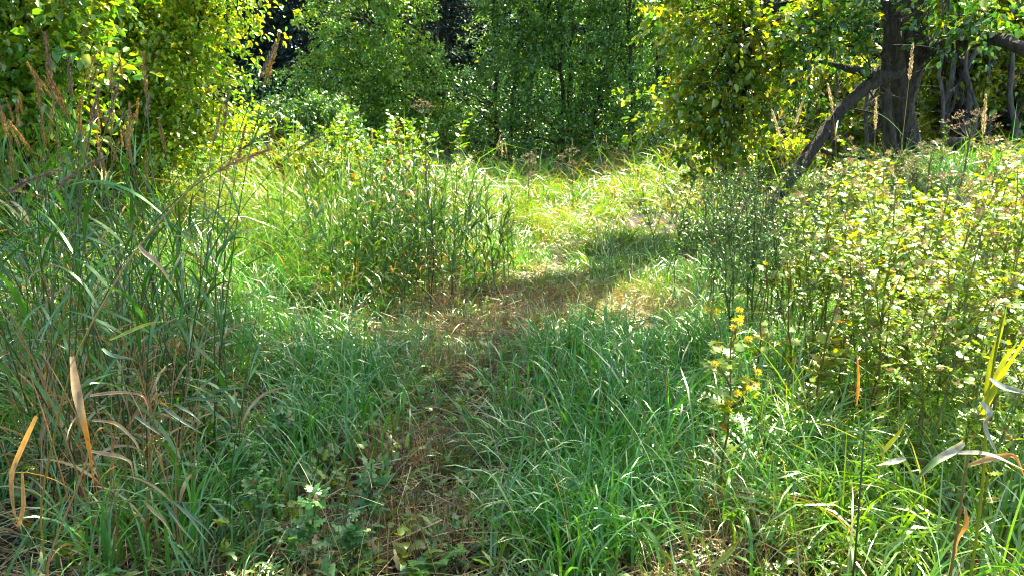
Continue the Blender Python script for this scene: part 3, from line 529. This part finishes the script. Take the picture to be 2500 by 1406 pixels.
# tall leafy stems of the central stand and pale headed ones behind it
cp = [reed_proto(U(.95, 1.35), U(.02, .2), U(.05, .4), 26, False, dry=.05, leafL=.15, leafW=.016, leafcol=(.05, .15, .03), name='tall_grass_stem') for _ in range(7)]
sp = [(rng.normal(-.85, .42), rng.normal(6.7, .45)) for _ in range(140)] + [(rng.normal(-1.7, .5), rng.normal(6.9, .5)) for _ in range(40)]
place(cp, sp, 'tall grass stem', 'leafy stems of the tall stand in the centre', lambda i, x, y: 'thin leafy stem in the tall dark stand at the centre of the clearing')
hp_ = [reed_proto(U(1.1, 1.5), U(.0, .12), U(.05, .4), 5, True, headcol=(.50, .40, .22), stemcol=(.2, .2, .06), headL=.14, headW=.012, name='seed_stem') for _ in range(5)]
sp = [at(px, 400, Yy)[:2] for px, Yy in [(1190, 7.5), (1165, 7.7), (1225, 7.9), (1140, 8.0), (1000, 8.3), (985, 8.6), (940, 9), (1385, 12.5), (1700, 10), (1480, 13), (1550, 13), (1260, 8.4), (905, 8.2), (860, 9), (700, 8.5), (750, 8.8)]]
place(hp_, sp, 'grass stem', 'pale seed stems standing above the centre', lambda i, x, y: 'pale seed stem rising above the central grass against the trees', (.9, 1.1), .04)
# reeds one can single out: base, tip heading, shape
def hero(px, py_top, Y, H, lean, curl, az, label, **kw):
    """place a reed so that its tip stands in the direction given"""
    t = np.linspace(0, 1, 16); th = lean + curl * t ** 2.2; dx = np.sum(np.sin(th[:-1])) * H / 15; dz = np.sum(np.cos(th[:-1])) * H / 15
    T = at(px, py_top, Y); bx, by = T[0] - dx * math.cos(az), T[1] - dx * math.sin(az); hgt = T[2] - float(terrain(bx, by)); s = hgt / dz
    e = reed_proto(H * s, lean, curl, kw.pop('nleaf', 5), True, loc=(bx + dx * (1 - s) * math.cos(az), by + dx * (1 - s) * math.sin(az), float(terrain(bx, by))), az=az, **kw)
    tag(e, label, 'reed', 'single reeds standing clear of the left stand')
hero(655, 352, 2.6, 1.6, .25, 1.15, 0.05, 'reed with thick tan seed head drooping right over the meadow', headL=.20, headW=.024, headcol=(.42, .26, .11))
hero(672, 95, 3.0, 1.8, .2, .35, .1, 'tallest right leaning reed with its head against the dark conifers', headL=.15, headW=.018, headcol=(.24, .18, .12))
hero(662, 308, 3.1, 1.6, .2, 1.0, .1, 'reed with dark curved head just above the thick drooping one', headL=.14, headcol=(.2, .16, .1))
hero(775, 325, 3.6, 1.6, .25, .9, .1, 'farthest right of the drooping reeds over the golden bush', headL=.12, headcol=(.24, .18, .1))
hero(108, 70, 2.7, 1.8, .0, .05, 2.0, 'upright reed with stout brown head near the left edge', headL=.19, headW=.022, headcol=(.26, .14, .08))
hero(165, 130, 3.0, 1.8, .03, .03, 1.0, 'second upright reed right of the stout headed one', headL=.14, headcol=(.22, .15, .09))
hero(240, 205, 2.7, 1.7, .10, .25, .3, 'brown reed of a leaning pair, the left one', headL=.14, headW=.02, headcol=(.3, .2, .12))
hero(285, 200, 2.7, 1.7, .12, .3, .2, 'brown reed of a leaning pair, the right one', headL=.14, headW=.02, headcol=(.3, .2, .12))
hero(365, 220, 3.2, 1.7, .1, .2, .3, 'slim pale reed in front of the dark heart of the shrub', headL=.1, headcol=(.3, .24, .15))
hero(555, 215, 3.0, 1.7, .08, .12, .3, 'slim upright reed in front of the right side of the shrub', headL=.14, headcol=(.22, .16, .1))
hero(-10 + 150, 400, 2.5, 1.5, .1, 1.3, .2, 'bent reed hooking to the right at the left edge', headL=.18, headcol=(.26, .2, .13))
hero(255, 370, 2.6, 1.5, .15, 1.1, .15, 'low drooping grey reed head among the left stems', headL=.2, headcol=(.26, .2, .13))
# pale seed stems on the right in front of the alder
for px, py, Yy, H, ln, cu, az, lab in [(2230, 100, 4.5, 2.0, .02, .08, 1.2, 'very tall pale seed stem in front of the thick trunk'), (2408, 225, 4.0, 1.8, .0, -.1, 0., 'pale seed stem with yellow stalk near the right edge'), (2140, 235, 5.0, 1.8, .0, -.1, 0., 'wide pale seed stem between limb and trunk'),
                               (2022, 200, 5.5, 1.8, .05, -.4, 0., 'pale seed stem left of the slanting limb'), (1885, 262, 5.5, 1.7, .05, -.5, 0., 'short pale seed stem bending left before the yellow leaves'), (1963, 235, 5.5, 1.7, .0, .3, 0., 'slim pale seed stem curved right near the limb'), (2065, 435, 4.2, 1.5, .1, -1.6, 0., 'arched pale seed stem hooking to the left below the limb')]:
    hero(px, py, Yy, H, ln, cu, az, lab, headL=.2, headW=.02, headcol=(.58, .48, .30), stemcol=(.28, .24, .07), nleaf=3)

# thistles and leafy weeds on the right
def weed_proto(name, H, nl, leafL, leafW, jag, lcol, stemcol, heads=8, headcol=(.34, .24, .17), hw=.02, alt=None, pa=0., branch=5, prof='leaf', seg=8, up=(.7, 1.3)):
    e = empty(name, (0, 0, 0)); ms = MB(); a0 = U(0, 6.28); top = np.array([math.cos(a0), math.sin(a0), 0]) * H * U(.03, .2) + np.array([0, 0, H]); p = curve((0, 0, -.02), top, 10, 0, .012)
    tube(ms, p, np.linspace(.006, .0025, 10), 5, stemcol); ends = [p[-1]]; allp = [p]
    for i in range(branch):
        k = rng.integers(4, 9); a = U(0, 6.28); L = U(.12, .28) * H; q = p[k] + np.array([math.cos(a) * L * .6, math.sin(a) * L * .6, L * .9]); bp = curve(p[k], q, 6, 0, .01); tube(ms, bp, np.linspace(.0035, .0015, 6), 4, stemcol); ends.append(q); allp.append(bp)
    ms.build('stem', M['herb'], e)
    ml = MB(); A = np.concatenate(allp); A = A[A[:, 2] > H * .06]; base = A[rng.integers(0, len(A), nl)] + rng.normal(0, .012, (nl, 3)); f = base[:, 2] / H
    c = cols(lcol, nl, .22, alt, pa, (.20, .11, .05), .05)
    low = (f < .25) & (rng.random(nl) < .5); c[low] = np.array([.16, .09, .04])
    blades(ml, base, U(0, 6.28, nl), leafL * U(.55, 1.15, nl) * (1.25 - .6 * f), U(*up, nl), U(.1, .9, nl), leafW * U(.7, 1.2, nl), c, seg, rng.normal(0, .5, nl), jag=jag, prof=prof)
    ml.build('leaves', M['herb'], e)
    if heads:
        for q in (ends * 3)[:heads]:
            mh = MB(); q = q + rng.normal(0, .02, 3) + np.array([0, 0, .01]); k = 46; d = nrm(rng.normal(0, 1, (k, 3)) + np.array([0, 0, .5]))
            leaves(mh, q + d * hw * .25, d, nrm(rng.normal(0, 1, (k, 3))), hw * U(.5, 1.0, k), .0035, cols(headcol, k, .3), .2, simple=True)
            mh.build('flower_head', M['seed'], e)
    return e
THG = np.array([.11, .24, .03])
tp = [weed_proto('thistle', U(1.0, 1.25), 240, .060, .018, .5, THG, (.17, .19, .06), 8, (.30, .22, .13), .020, LIME * 1.25, .5, 9) for _ in range(7)]
sp = []
while len(sp) < 104:
    y = U(2.5, 5.4); x = U(.39 * y + .1, .78 * y + .2)
    if (x > 1.6 or y > 4.4): sp.append((x, y))
place(tp, sp, 'thistle', 'thistles crowding the right side', lambda i, x, y: 'sunlit thistle with toothed leaves and faded brown heads in the thicket on the right', (.72, 1.15), .12)
# darker fine leaved weeds between the meadow and the thistles
fp = [weed_proto('leafy_weed', U(.8, 1.15), 190, .05, .009, 0, DEEP * 1.5, (.08, .10, .04), 8, (.08, .06, .05), .016, GREEN, .3, 8, seg=4, up=(.4, 1.3)) for _ in range(6)]
sp = [(rng.normal(1.95, .3), rng.normal(5.9, .7)) for _ in range(46)] + [(rng.normal(2.6, .5), rng.normal(7.4, .5)) for _ in range(22)] + [(rng.normal(1.55, .2), rng.normal(4.6, .35)) for _ in range(12)]
place(fp, sp, 'weed', 'dark fine leaved weeds beside the thistles', lambda i, x, y: 'dark fine leaved weed stem in the shaded clump between meadow and thistles', (.75, 1.05), .1)
sp = [(U(3.4, 6.4), U(6.0, 8.8)) for _ in range(56)]
fp2 = [weed_proto('leafy_weed', U(.45, .65), 120, .06, .02, .2, GREEN, (.08, .10, .04), 3, (.12, .09, .07), .02, LIME, .3, 6, seg=4, up=(.4, 1.3)) for _ in range(5)]
place(fp2, sp, 'weed', 'low weeds on the bank below the alder', lambda i, x, y: 'low leafy weed on the bank below the thick trunk', (.8, 1.1), .1)
# broad leaved weeds on the hump in the centre and left
np_ = [weed_proto('nettle', U(.9, 1.2), 60, .085, .042, .22, GREEN * 1.4, (.12, .14, .05), 0, alt=LIME * 1.2, pa=.4, branch=2, seg=6) for _ in range(5)]
sp = [(rng.normal(-1.6, .55), rng.normal(9.2, .6)) for _ in range(44)] + [(rng.normal(-2.6, .6), rng.normal(9.6, .4)) for _ in range(18)]
place(np_, sp, 'nettle', 'broad leaved weeds on the hump behind the centre', lambda i, x, y: 'bright broad leaved nettle on the hump behind the tall central stand', (.9, 1.25), .08)
sp = [tuple(at(px, 700, Yy)[:2]) for px, Yy in [(2080, 3.6), (1960, 3.8), (2160, 3.4), (2000, 3.3), (1860, 3.9)]]
pn = [weed_proto('nettle', U(.72, .9), 44, .085, .036, .25, LIME * 1.3, (.20, .12, .05), 0, alt=YELL, pa=.3, branch=1, seg=6) for _ in range(3)]
place(pn, sp, 'nettle', 'yellowing nettles before the thistles', lambda i, x, y: 'yellowing nettle with paired leaves in front of the thistle thicket', (.95, 1.1), .08)
# low creeping thistles and seedlings in the shaded foreground
lp_ = [weed_proto('thistle_rosette', U(.16, .34), 46, .085, .022, .6, np.array([.06, .20, .04]), (.10, .14, .05), 0, branch=2, up=(.8, 1.5)) for _ in range(4)]
lsp = [(500, 1230, 'left of the litter patch'), (640, 1180, 'beside the white tipped blades'), (560, 1100, 'among the grass left of the track'), (760, 1350, 'at the bottom edge near the track'), (480, 980, 'under the green reed blades'), (700, 1080, 'by the left rim of the track'), (850, 1330, 'on the bare litter at the bottom'), (650, 1290, 'left of the bottom litter'), (900, 1240, 'at the middle of the brown track'), (420, 850, 'among the reeds'), (450, 1150, 'beside the dry reeds')]
def gpt(px, py):
    d = ray(px, py); t = EYE / -d[2]; 
    for _ in range(6): p = np.array([0, 0, EYE]) + d * t; t = (EYE - float(terrain(p[0], p[1]))) / -d[2]
    return p[0], p[1]
for i, (px, py, w_) in enumerate(lsp):
    o = lp_[i] if i < 4 else copy_tree(lp_[i % 4]); x, y = gpt(px, py + 60); o.location = (x, y, float(terrain(x, y))); o.rotation_euler = (0, 0, i * 1.3); o.scale = (1.1,) * 3
    tag(o, 'low prickly thistle rosette ' + w_, 'thistle', 'low thistles in the shaded foreground')
sd_ = [weed_proto('seedling', U(.14, .26), 14, .075, .038, .1, LIME * 1.1, (.12, .16, .05), 0, branch=0, seg=6, up=(.7, 1.4)) for _ in range(3)]
ssp = [(640, 1350, 'in the bottom litter'), (705, 1320, 'right of the yellow one at the bottom'), (280, 1200, 'before the dry reeds'), (310, 1290, 'below the yellow leaf'), (215, 1330, 'in the lower left grass'), (190, 1390, 'at the bottom left edge'), (560, 1390, 'at the bottom edge'), (260, 1130, 'against the dead stalks'), (1000, 1390, 'by the bottom centre tuft')]
for i, (px, py, w_) in enumerate(ssp):
    o = sd_[i] if i < 3 else copy_tree(sd_[i % 3]); x, y = gpt(px, py); o.location = (x, y, float(terrain(x, y))); o.rotation_euler = (0, 0, i * 2.3); o.scale = (.85,) * 3
    tag(o, 'small light green broad leaved seedling ' + w_, 'seedling', 'small broad leaved seedlings in the foreground')
# tansy with yellow buttons
T = at(1790, 790, 2.75); ty = weed_proto('tansy', float(T[2] - terrain(T[0], T[1])), 60, .09, .035, .6, LIME, (.14, .16, .05), 16, (.85, .62, .02), .017, branch=9); ty.location = (T[0], T[1], float(terrain(T[0], T[1])))
tag(ty, 'yellow flowered tansy leaning out of the thistles toward the grass', 'tansy')
# dead umbels
def umbel_proto(H, R0, nr=13, col=(.16, .115, .08)):
    e = empty('dead_hogweed', (0, 0, 0)); ms = MB(); top = np.array([U(-.05, .05), U(-.05, .05), H]); p = curve((0, 0, 0), top, 9, 0, .01); tube(ms, p, np.linspace(.009, .005, 9), 6, col); ms.build('stem', M['seed'], e)
    def head(c, r, ax, m):
        for i in range(nr):
            a = i * 2.4; rr = r * math.sqrt((i + .5) / nr); q = c + np.array([math.cos(a) * rr, math.sin(a) * rr, r * (.95 - .6 * (rr / r) ** 2) + U(-.012, .012)]); tube(m, curve(c, q, 5, -.01, .002), np.linspace(.0022, .0012, 5), 4, col)
            k = 16; d = nrm(rng.normal(0, 1, (k, 3)) * [1, 1, .4] + [0, 0, .8]); s = r * .17 * U(.6, 1, (k, 1)); dd = d * s; hh = np.linalg.norm(dd[:, :2], axis=1); az = np.arctan2(dd[:, 1], dd[:, 0]); ln = np.arctan2(hh, dd[:, 2])
            blades(m, np.tile(q, (k, 1)), az, s[:, 0], ln, 0, .0016, col, 2, prof='flat'); leaves(m, q + dd, d, nrm(rng.normal(0, 1, (k, 3))), .010, .006, cols(np.array(col) * 1.5, k, .3), simple=True)
    mh = MB(); head(p[-1], R0, None, mh); mh.build('umbel', M['seed'], e)
    for s in range(0 if H > 1.5 and R0 < .11 else 2):
        k = 5 + s; a = U(0, 6.28); q = p[k] + np.array([math.cos(a) * R0 * 1.5, math.sin(a) * R0 * 1.5, H * .18]); m2 = MB(); tube(m2, curve(p[k], q, 6, -.03, .004), np.linspace(.005, .003, 6), 5, col); head(q, R0 * .62, None, m2); m2.build('umbel', M['seed'], e)
    return e
for px, py, Yy, r, lab in [(1045, 262, 6.4, .10, 'dead brown hogweed rising from the central stand before the trees'), (2345, 305, 4.6, .17, 'tallest dead hogweed umbel at the right in front of the pole trees'), (2290, 375, 4.9, .15, 'dead hogweed umbel below the tallest one at the foot of the trunk'),
                           (2425, 400, 4.4, .17, 'wide dead hogweed umbel nearest the right edge'), (2190, 400, 5.2, .14, 'dead hogweed umbel left of the trunk base'), (1285, 385, 9.5, .12, 'small dead umbel at the back centre of the meadow'), (1400, 372, 12.0, .14, 'dead umbel against the dark trees right of centre')]:
    T = at(px, py, Yy); z = float(terrain(T[0], T[1])); e = umbel_proto(T[2] - z - r * .5, r); e.location = (T[0], T[1], z); tag(e, lab, 'dead hogweed')
# dark seedy dock stalk in the centre
T = gpt(1052, 760); dk = weed_proto('dock_stalk', .95, 240, .02, .008, 0, (.03, .022, .015), (.03, .022, .015), 0, branch=3, seg=3); dk.location = (T[0], T[1], float(terrain(*T)))
tag(dk, 'blackened seedy dock stalk standing at the centre edge of the track', 'dock')
# ferns
def fern(loc, n, L, label):
    e = empty('fern', loc, label, 'fern'); 
    for i in range(n):
        m = MB(); az = U(0, 6.28); p = blades(m, [[0, 0, 0]], az, L * U(.8, 1.1), .5, .9, .004, (.1, .14, .04), 16, prof='stem')[0]
        t = np.linspace(0, 1, 17)[2:]; q = p[2:]; w = L * .22 * np.sin(np.pi * t ** .6) + .01
        for sgn in (-1, 1): blades(m, q, az + sgn * 1.25, w, 1.3, .35, .009, cols(GREEN * 1.5, len(q), .1), 5, .2, prof='leaf')
        m.build('frond', M['herb'], e)
x, y = gpt(1050, 1400); fern((x, y, float(terrain(x, y))), 4, .22, 'bright green fern at the bottom edge by the track')
T = at(1870, 960, 3.1); fern((T[0], T[1], T[2]-.3), 5, .5, 'fern with feathery fronds below the tansy')

# foreground blades one can single out
def ribbon(e, name, pts, w, c0, c1=None, tw=0.0):
    """a broad V folded leaf along a curve through the given points"""
    pts = np.array(pts, float); m = len(pts); t = np.linspace(0, m - 1, 22); p = np.stack([np.interp(t, range(m), pts[:, i]) for i in range(3)], 1)
    for _ in range(3): p[1:-1] = (p[:-2] + 2 * p[1:-1] + p[2:]) / 4
    tan = nrm(np.gradient(p, axis=0)); u = np.linspace(0, 1, 22); view = nrm(p - np.array([0, 0, EYE])); side = nrm(np.cross(tan, np.array([.25, -.65, .75]))); nor = np.cross(side, tan)
    tw = tw or U(-1.3, 1.3); a = (tw * (u - .3))[:, None]; side, nor = side * np.cos(a) + nor * np.sin(a), nor * np.cos(a) - side * np.sin(a)
    ww = (w * .5 * (.5 + .5 * np.minimum(1, u * 4)) * np.maximum(1 - u ** 1.8, .02) * (1 + .10 * np.sin(np.linspace(0, U(5, 11), 22) + U(0, 6))))[:, None]; p = p + np.outer(np.sin(np.linspace(0, U(4, 9), 22)), rng.normal(0, .003, 3))
    v = np.stack([p - side * ww + nor * ww * .45, p, p + side * ww + nor * ww * .45], 1).reshape(-1, 3)
    i = np.arange(21)[:, None] * 3; q = np.concatenate([np.concatenate([i, i + 1, i + 4, i + 3], 1), np.concatenate([i + 1, i + 2, i + 5, i + 4], 1)])
    c0 = np.array(c0, float); c1 = np.array(c0 if c1 is None else c1, float); f = ss(.35, .6, u)[:, None]; c = np.repeat(c0 * (1 - f) + c1 * f, 3, 0); c = c * np.exp(rng.normal(0, .13, (len(c), 1))); c[1::3] *= .8; sp_ = np.repeat(rng.random(22) < .12, 3); c[sp_] = c[sp_] * .5 + np.array([.10, .06, .02])
    mm = MB(); mm.add(v, q, c); return mm.build(name, M['reed'], e, origin=e.location)
def near_plant(label, root, stem, lvs, scol=(.16, .2, .05), r=.0035):
    r0 = np.array(stem[0]); g0 = (r0[0], r0[1], float(terrain(r0[0], r0[1]))); e = empty('reed', g0, label, 'reed'); bpy.context.view_layer.update()
    m = MB(); pp = np.array([g0] + list(stem)); t = np.linspace(0, len(pp) - 1, 24); p = np.stack([np.interp(t, range(len(pp)), pp[:, i]) for i in range(3)], 1)
    for _ in range(3): p[1:-1] = (p[:-2] + 2 * p[1:-1] + p[2:]) / 4
    tube(m, p, np.linspace(r, r * .6, 24), 6, scol); m.build('stem', M['reed'], e, origin=g0)
    for (pts, w, c0, c1) in lvs: ribbon(e, 'leaf', pts, w, c0, c1)
G1 = (.09, .19, .035); G2 = (.05, .14, .05); TAN = (.46, .30, .15); ORG = (.50, .22, .03); PALE = (.16, .26, .17)
near_plant('leaning reed with a long tan and orange leaf hanging down near the left edge', None, [P(90, 1250, 2.1), P(175, 870, 2.1), P(335, 600, 2.15), P(520, 400, 2.3)],
    [([P(175, 870, 2.1), P(190, 960, 2.05), P(208, 1040, 2.02), P(222, 1120, 2.02), P(232, 1210, 2.03)], .026, TAN, ORG), ([P(338, 600, 2.15), P(370, 630, 2.14), P(400, 670, 2.14), P(428, 700, 2.14)], .016, (.5, .36, .22), TAN),
     ([P(268, 830, 2.1), P(320, 805, 2.1), P(370, 790, 2.12), P(415, 782, 2.15)], .013, LIME * 1.5, None), ([P(250, 850, 2.1), P(290, 868, 2.08), P(328, 885, 2.06)], .014, PALE, None), ([P(195, 945, 2.1), P(235, 925, 2.1), P(290, 905, 2.12)], .015, G1, None)], (.3, .26, .06))
near_plant('leaning green reed with four narrow leaves spread over the lower left grass', None, [P(300, 1120, 2.3), P(330, 1040, 2.3), P(430, 985, 2.35), P(560, 960, 2.4)],
    [([P(398, 995, 2.3), P(450, 1030, 2.28), P(510, 1068, 2.26)], .012, PALE, None), ([P(425, 985, 2.32), P(470, 1010, 2.3), P(502, 1040, 2.3)], .010, PALE, None), ([P(450, 975, 2.35), P(520, 975, 2.36), P(580, 980, 2.38)], .012, G2, None), ([P(470, 965, 2.35), P(510, 930, 2.4), P(545, 903, 2.45)], .012, G1, None), ([P(490, 962, 2.4), P(550, 950, 2.4), P(615, 942, 2.45)], .012, G2, None), ([P(330, 1015, 2.3), P(370, 1045, 2.28), P(410, 1075, 2.26)], .012, PALE, None)])
near_plant('fallen reed stem lying across the grass with pale leaves hanging at the lower left', None, [P(60, 1330, 2.1), P(160, 1230, 2.1), P(330, 1218, 2.12), P(560, 1232, 2.2)],
    [([P(398, 1222, 2.12), P(440, 1280, 2.08), P(490, 1345, 2.05)], .011, G2, G1), ([P(420, 1222, 2.12), P(470, 1270, 2.1), P(520, 1335, 2.06)], .010, PALE, None), ([P(445, 1224, 2.13), P(490, 1275, 2.1), P(530, 1335, 2.06)], .009, G2, None), ([P(350, 1220, 2.12), P(395, 1265, 2.1), P(428, 1320, 2.05)], .011, (.3, .3, .1), TAN), ([P(510, 1228, 2.15), P(545, 1265, 2.14), P(565, 1290, 2.1)], .008, PALE, None)], (.14, .2, .06), .0022)
near_plant('dry broken reed with curled tan leaves looping down at the lower left edge', None, [P(110, 1380, 2.0), P(200, 1160, 2.0), P(222, 1090, 2.0)],
    [([P(90, 1015, 1.95), P(60, 1090, 1.95), P(28, 1160, 1.95), P(30, 1240, 1.95), P(45, 1290, 1.95)], .020, TAN, (.48, .3, .14)), ([P(222, 1100, 2.0), P(290, 1112, 2.0), P(320, 1130, 2.0), P(335, 1190, 2.0)], .012, TAN, TAN), ([P(220, 965, 2.05), P(300, 960, 2.05), P(350, 962, 2.05), P(362, 1010, 2.05)], .012, TAN, (.4, .2, .1)), ([P(225, 1025, 2.05), P(290, 1040, 2.05), P(335, 1080, 2.05), P(345, 1140, 2.05)], .011, TAN, TAN), ([P(55, 1150, 1.95), P(58, 1230, 1.95), P(48, 1290, 1.95), P(28, 1270, 1.95)], .014, TAN, TAN)], TAN)
near_plant('large lime reed with broad upright sunlit leaves at the right edge', None, [P(2395, 1250, 1.5), P(2410, 1000, 1.5), P(2430, 860, 1.5), P(2450, 760, 1.5)],
    [([P(2405, 960, 1.5), P(2425, 880, 1.5), P(2440, 810, 1.5), P(2452, 735, 1.5)], .022, LIME * 1.5, None), ([P(2395, 1010, 1.5), P(2430, 930, 1.48), P(2480, 850, 1.46), P(2540, 770, 1.45)], .026, LIME * 1.6, None), ([P(2390, 1000, 1.5), P(2440, 900, 1.5), P(2490, 820, 1.5)], .018, LIME * 1.4, None),
     ([P(2392, 980, 1.45), P(2410, 1030, 1.43), P(2425, 1110, 1.42)], .024, (.28, .36, .34), None), ([P(2415, 925, 1.42), P(2460, 945, 1.4), P(2520, 970, 1.38)], .020, (.30, .36, .32), None), ([P(2352, 1080, 1.5), P(2290, 1120, 1.48), P(2225, 1185, 1.46)], .022, (.42, .44, .38), G1)], LIME)
near_plant('reed with brown leaf and pale arching blade at the lower right edge', None, [P(2330, 1340, 1.55), P(2350, 1200, 1.55), P(2365, 1100, 1.55)],
    [([P(2355, 1240, 1.55), P(2345, 1300, 1.53), P(2338, 1370, 1.52)], .014, ORG, TAN), ([P(2340, 1105, 1.5), P(2420, 1115, 1.45), P(2520, 1150, 1.4)], .018, (.4, .42, .36), None), ([P(2370, 1135, 1.5), P(2430, 1120, 1.48), P(2480, 1110, 1.46), P(2500, 1170, 1.45)], .016, TAN, ORG), ([P(2210, 1118, 1.6), P(2170, 1128, 1.58), P(2138, 1138, 1.56)], .014, (.42, .44, .38), None)], (.2, .14, .06))
near_plant('broad green blade folding over at the bottom right of centre', None, [P(1500, 1400, 2.0), P(1530, 1380, 2.0)],
    [([P(1730, 1390, 1.9), P(1780, 1350, 1.9), P(1820, 1290, 1.9)], .016, LIME * 1.2, None), ([P(1630, 1400, 1.9), P(1600, 1310, 1.9), P(1545, 1260, 1.88)], .012, G1, None), ([P(1700, 1390, 1.9), P(1665, 1300, 1.9), P(1650, 1210, 1.9)], .012, LIME, None), ([P(1210, 1400, 2.1), P(1225, 1330, 2.1), P(1265, 1298, 2.08), P(1330, 1350, 2.06)], .013, G1, None)])
near_plant('green reed with a black rotten stalk among the thistles at the lower right', None, [P(2085, 1390, 1.9), P(2100, 1200, 1.95), P(2110, 1050, 2.0)],
    [([P(2090, 990, 2.3), P(2095, 920, 2.3), P(2092, 860, 2.3)], .016, ORG, ORG), ([P(2150, 1110, 2.0), P(2190, 1060, 2.0), P(2220, 1010, 2.0)], .014, LIME, None), ([P(2120, 1060, 2.0), P(2160, 1110, 2.0), P(2140, 1180, 2.0)], .012, LIME, None)], (.02, .015, .01))
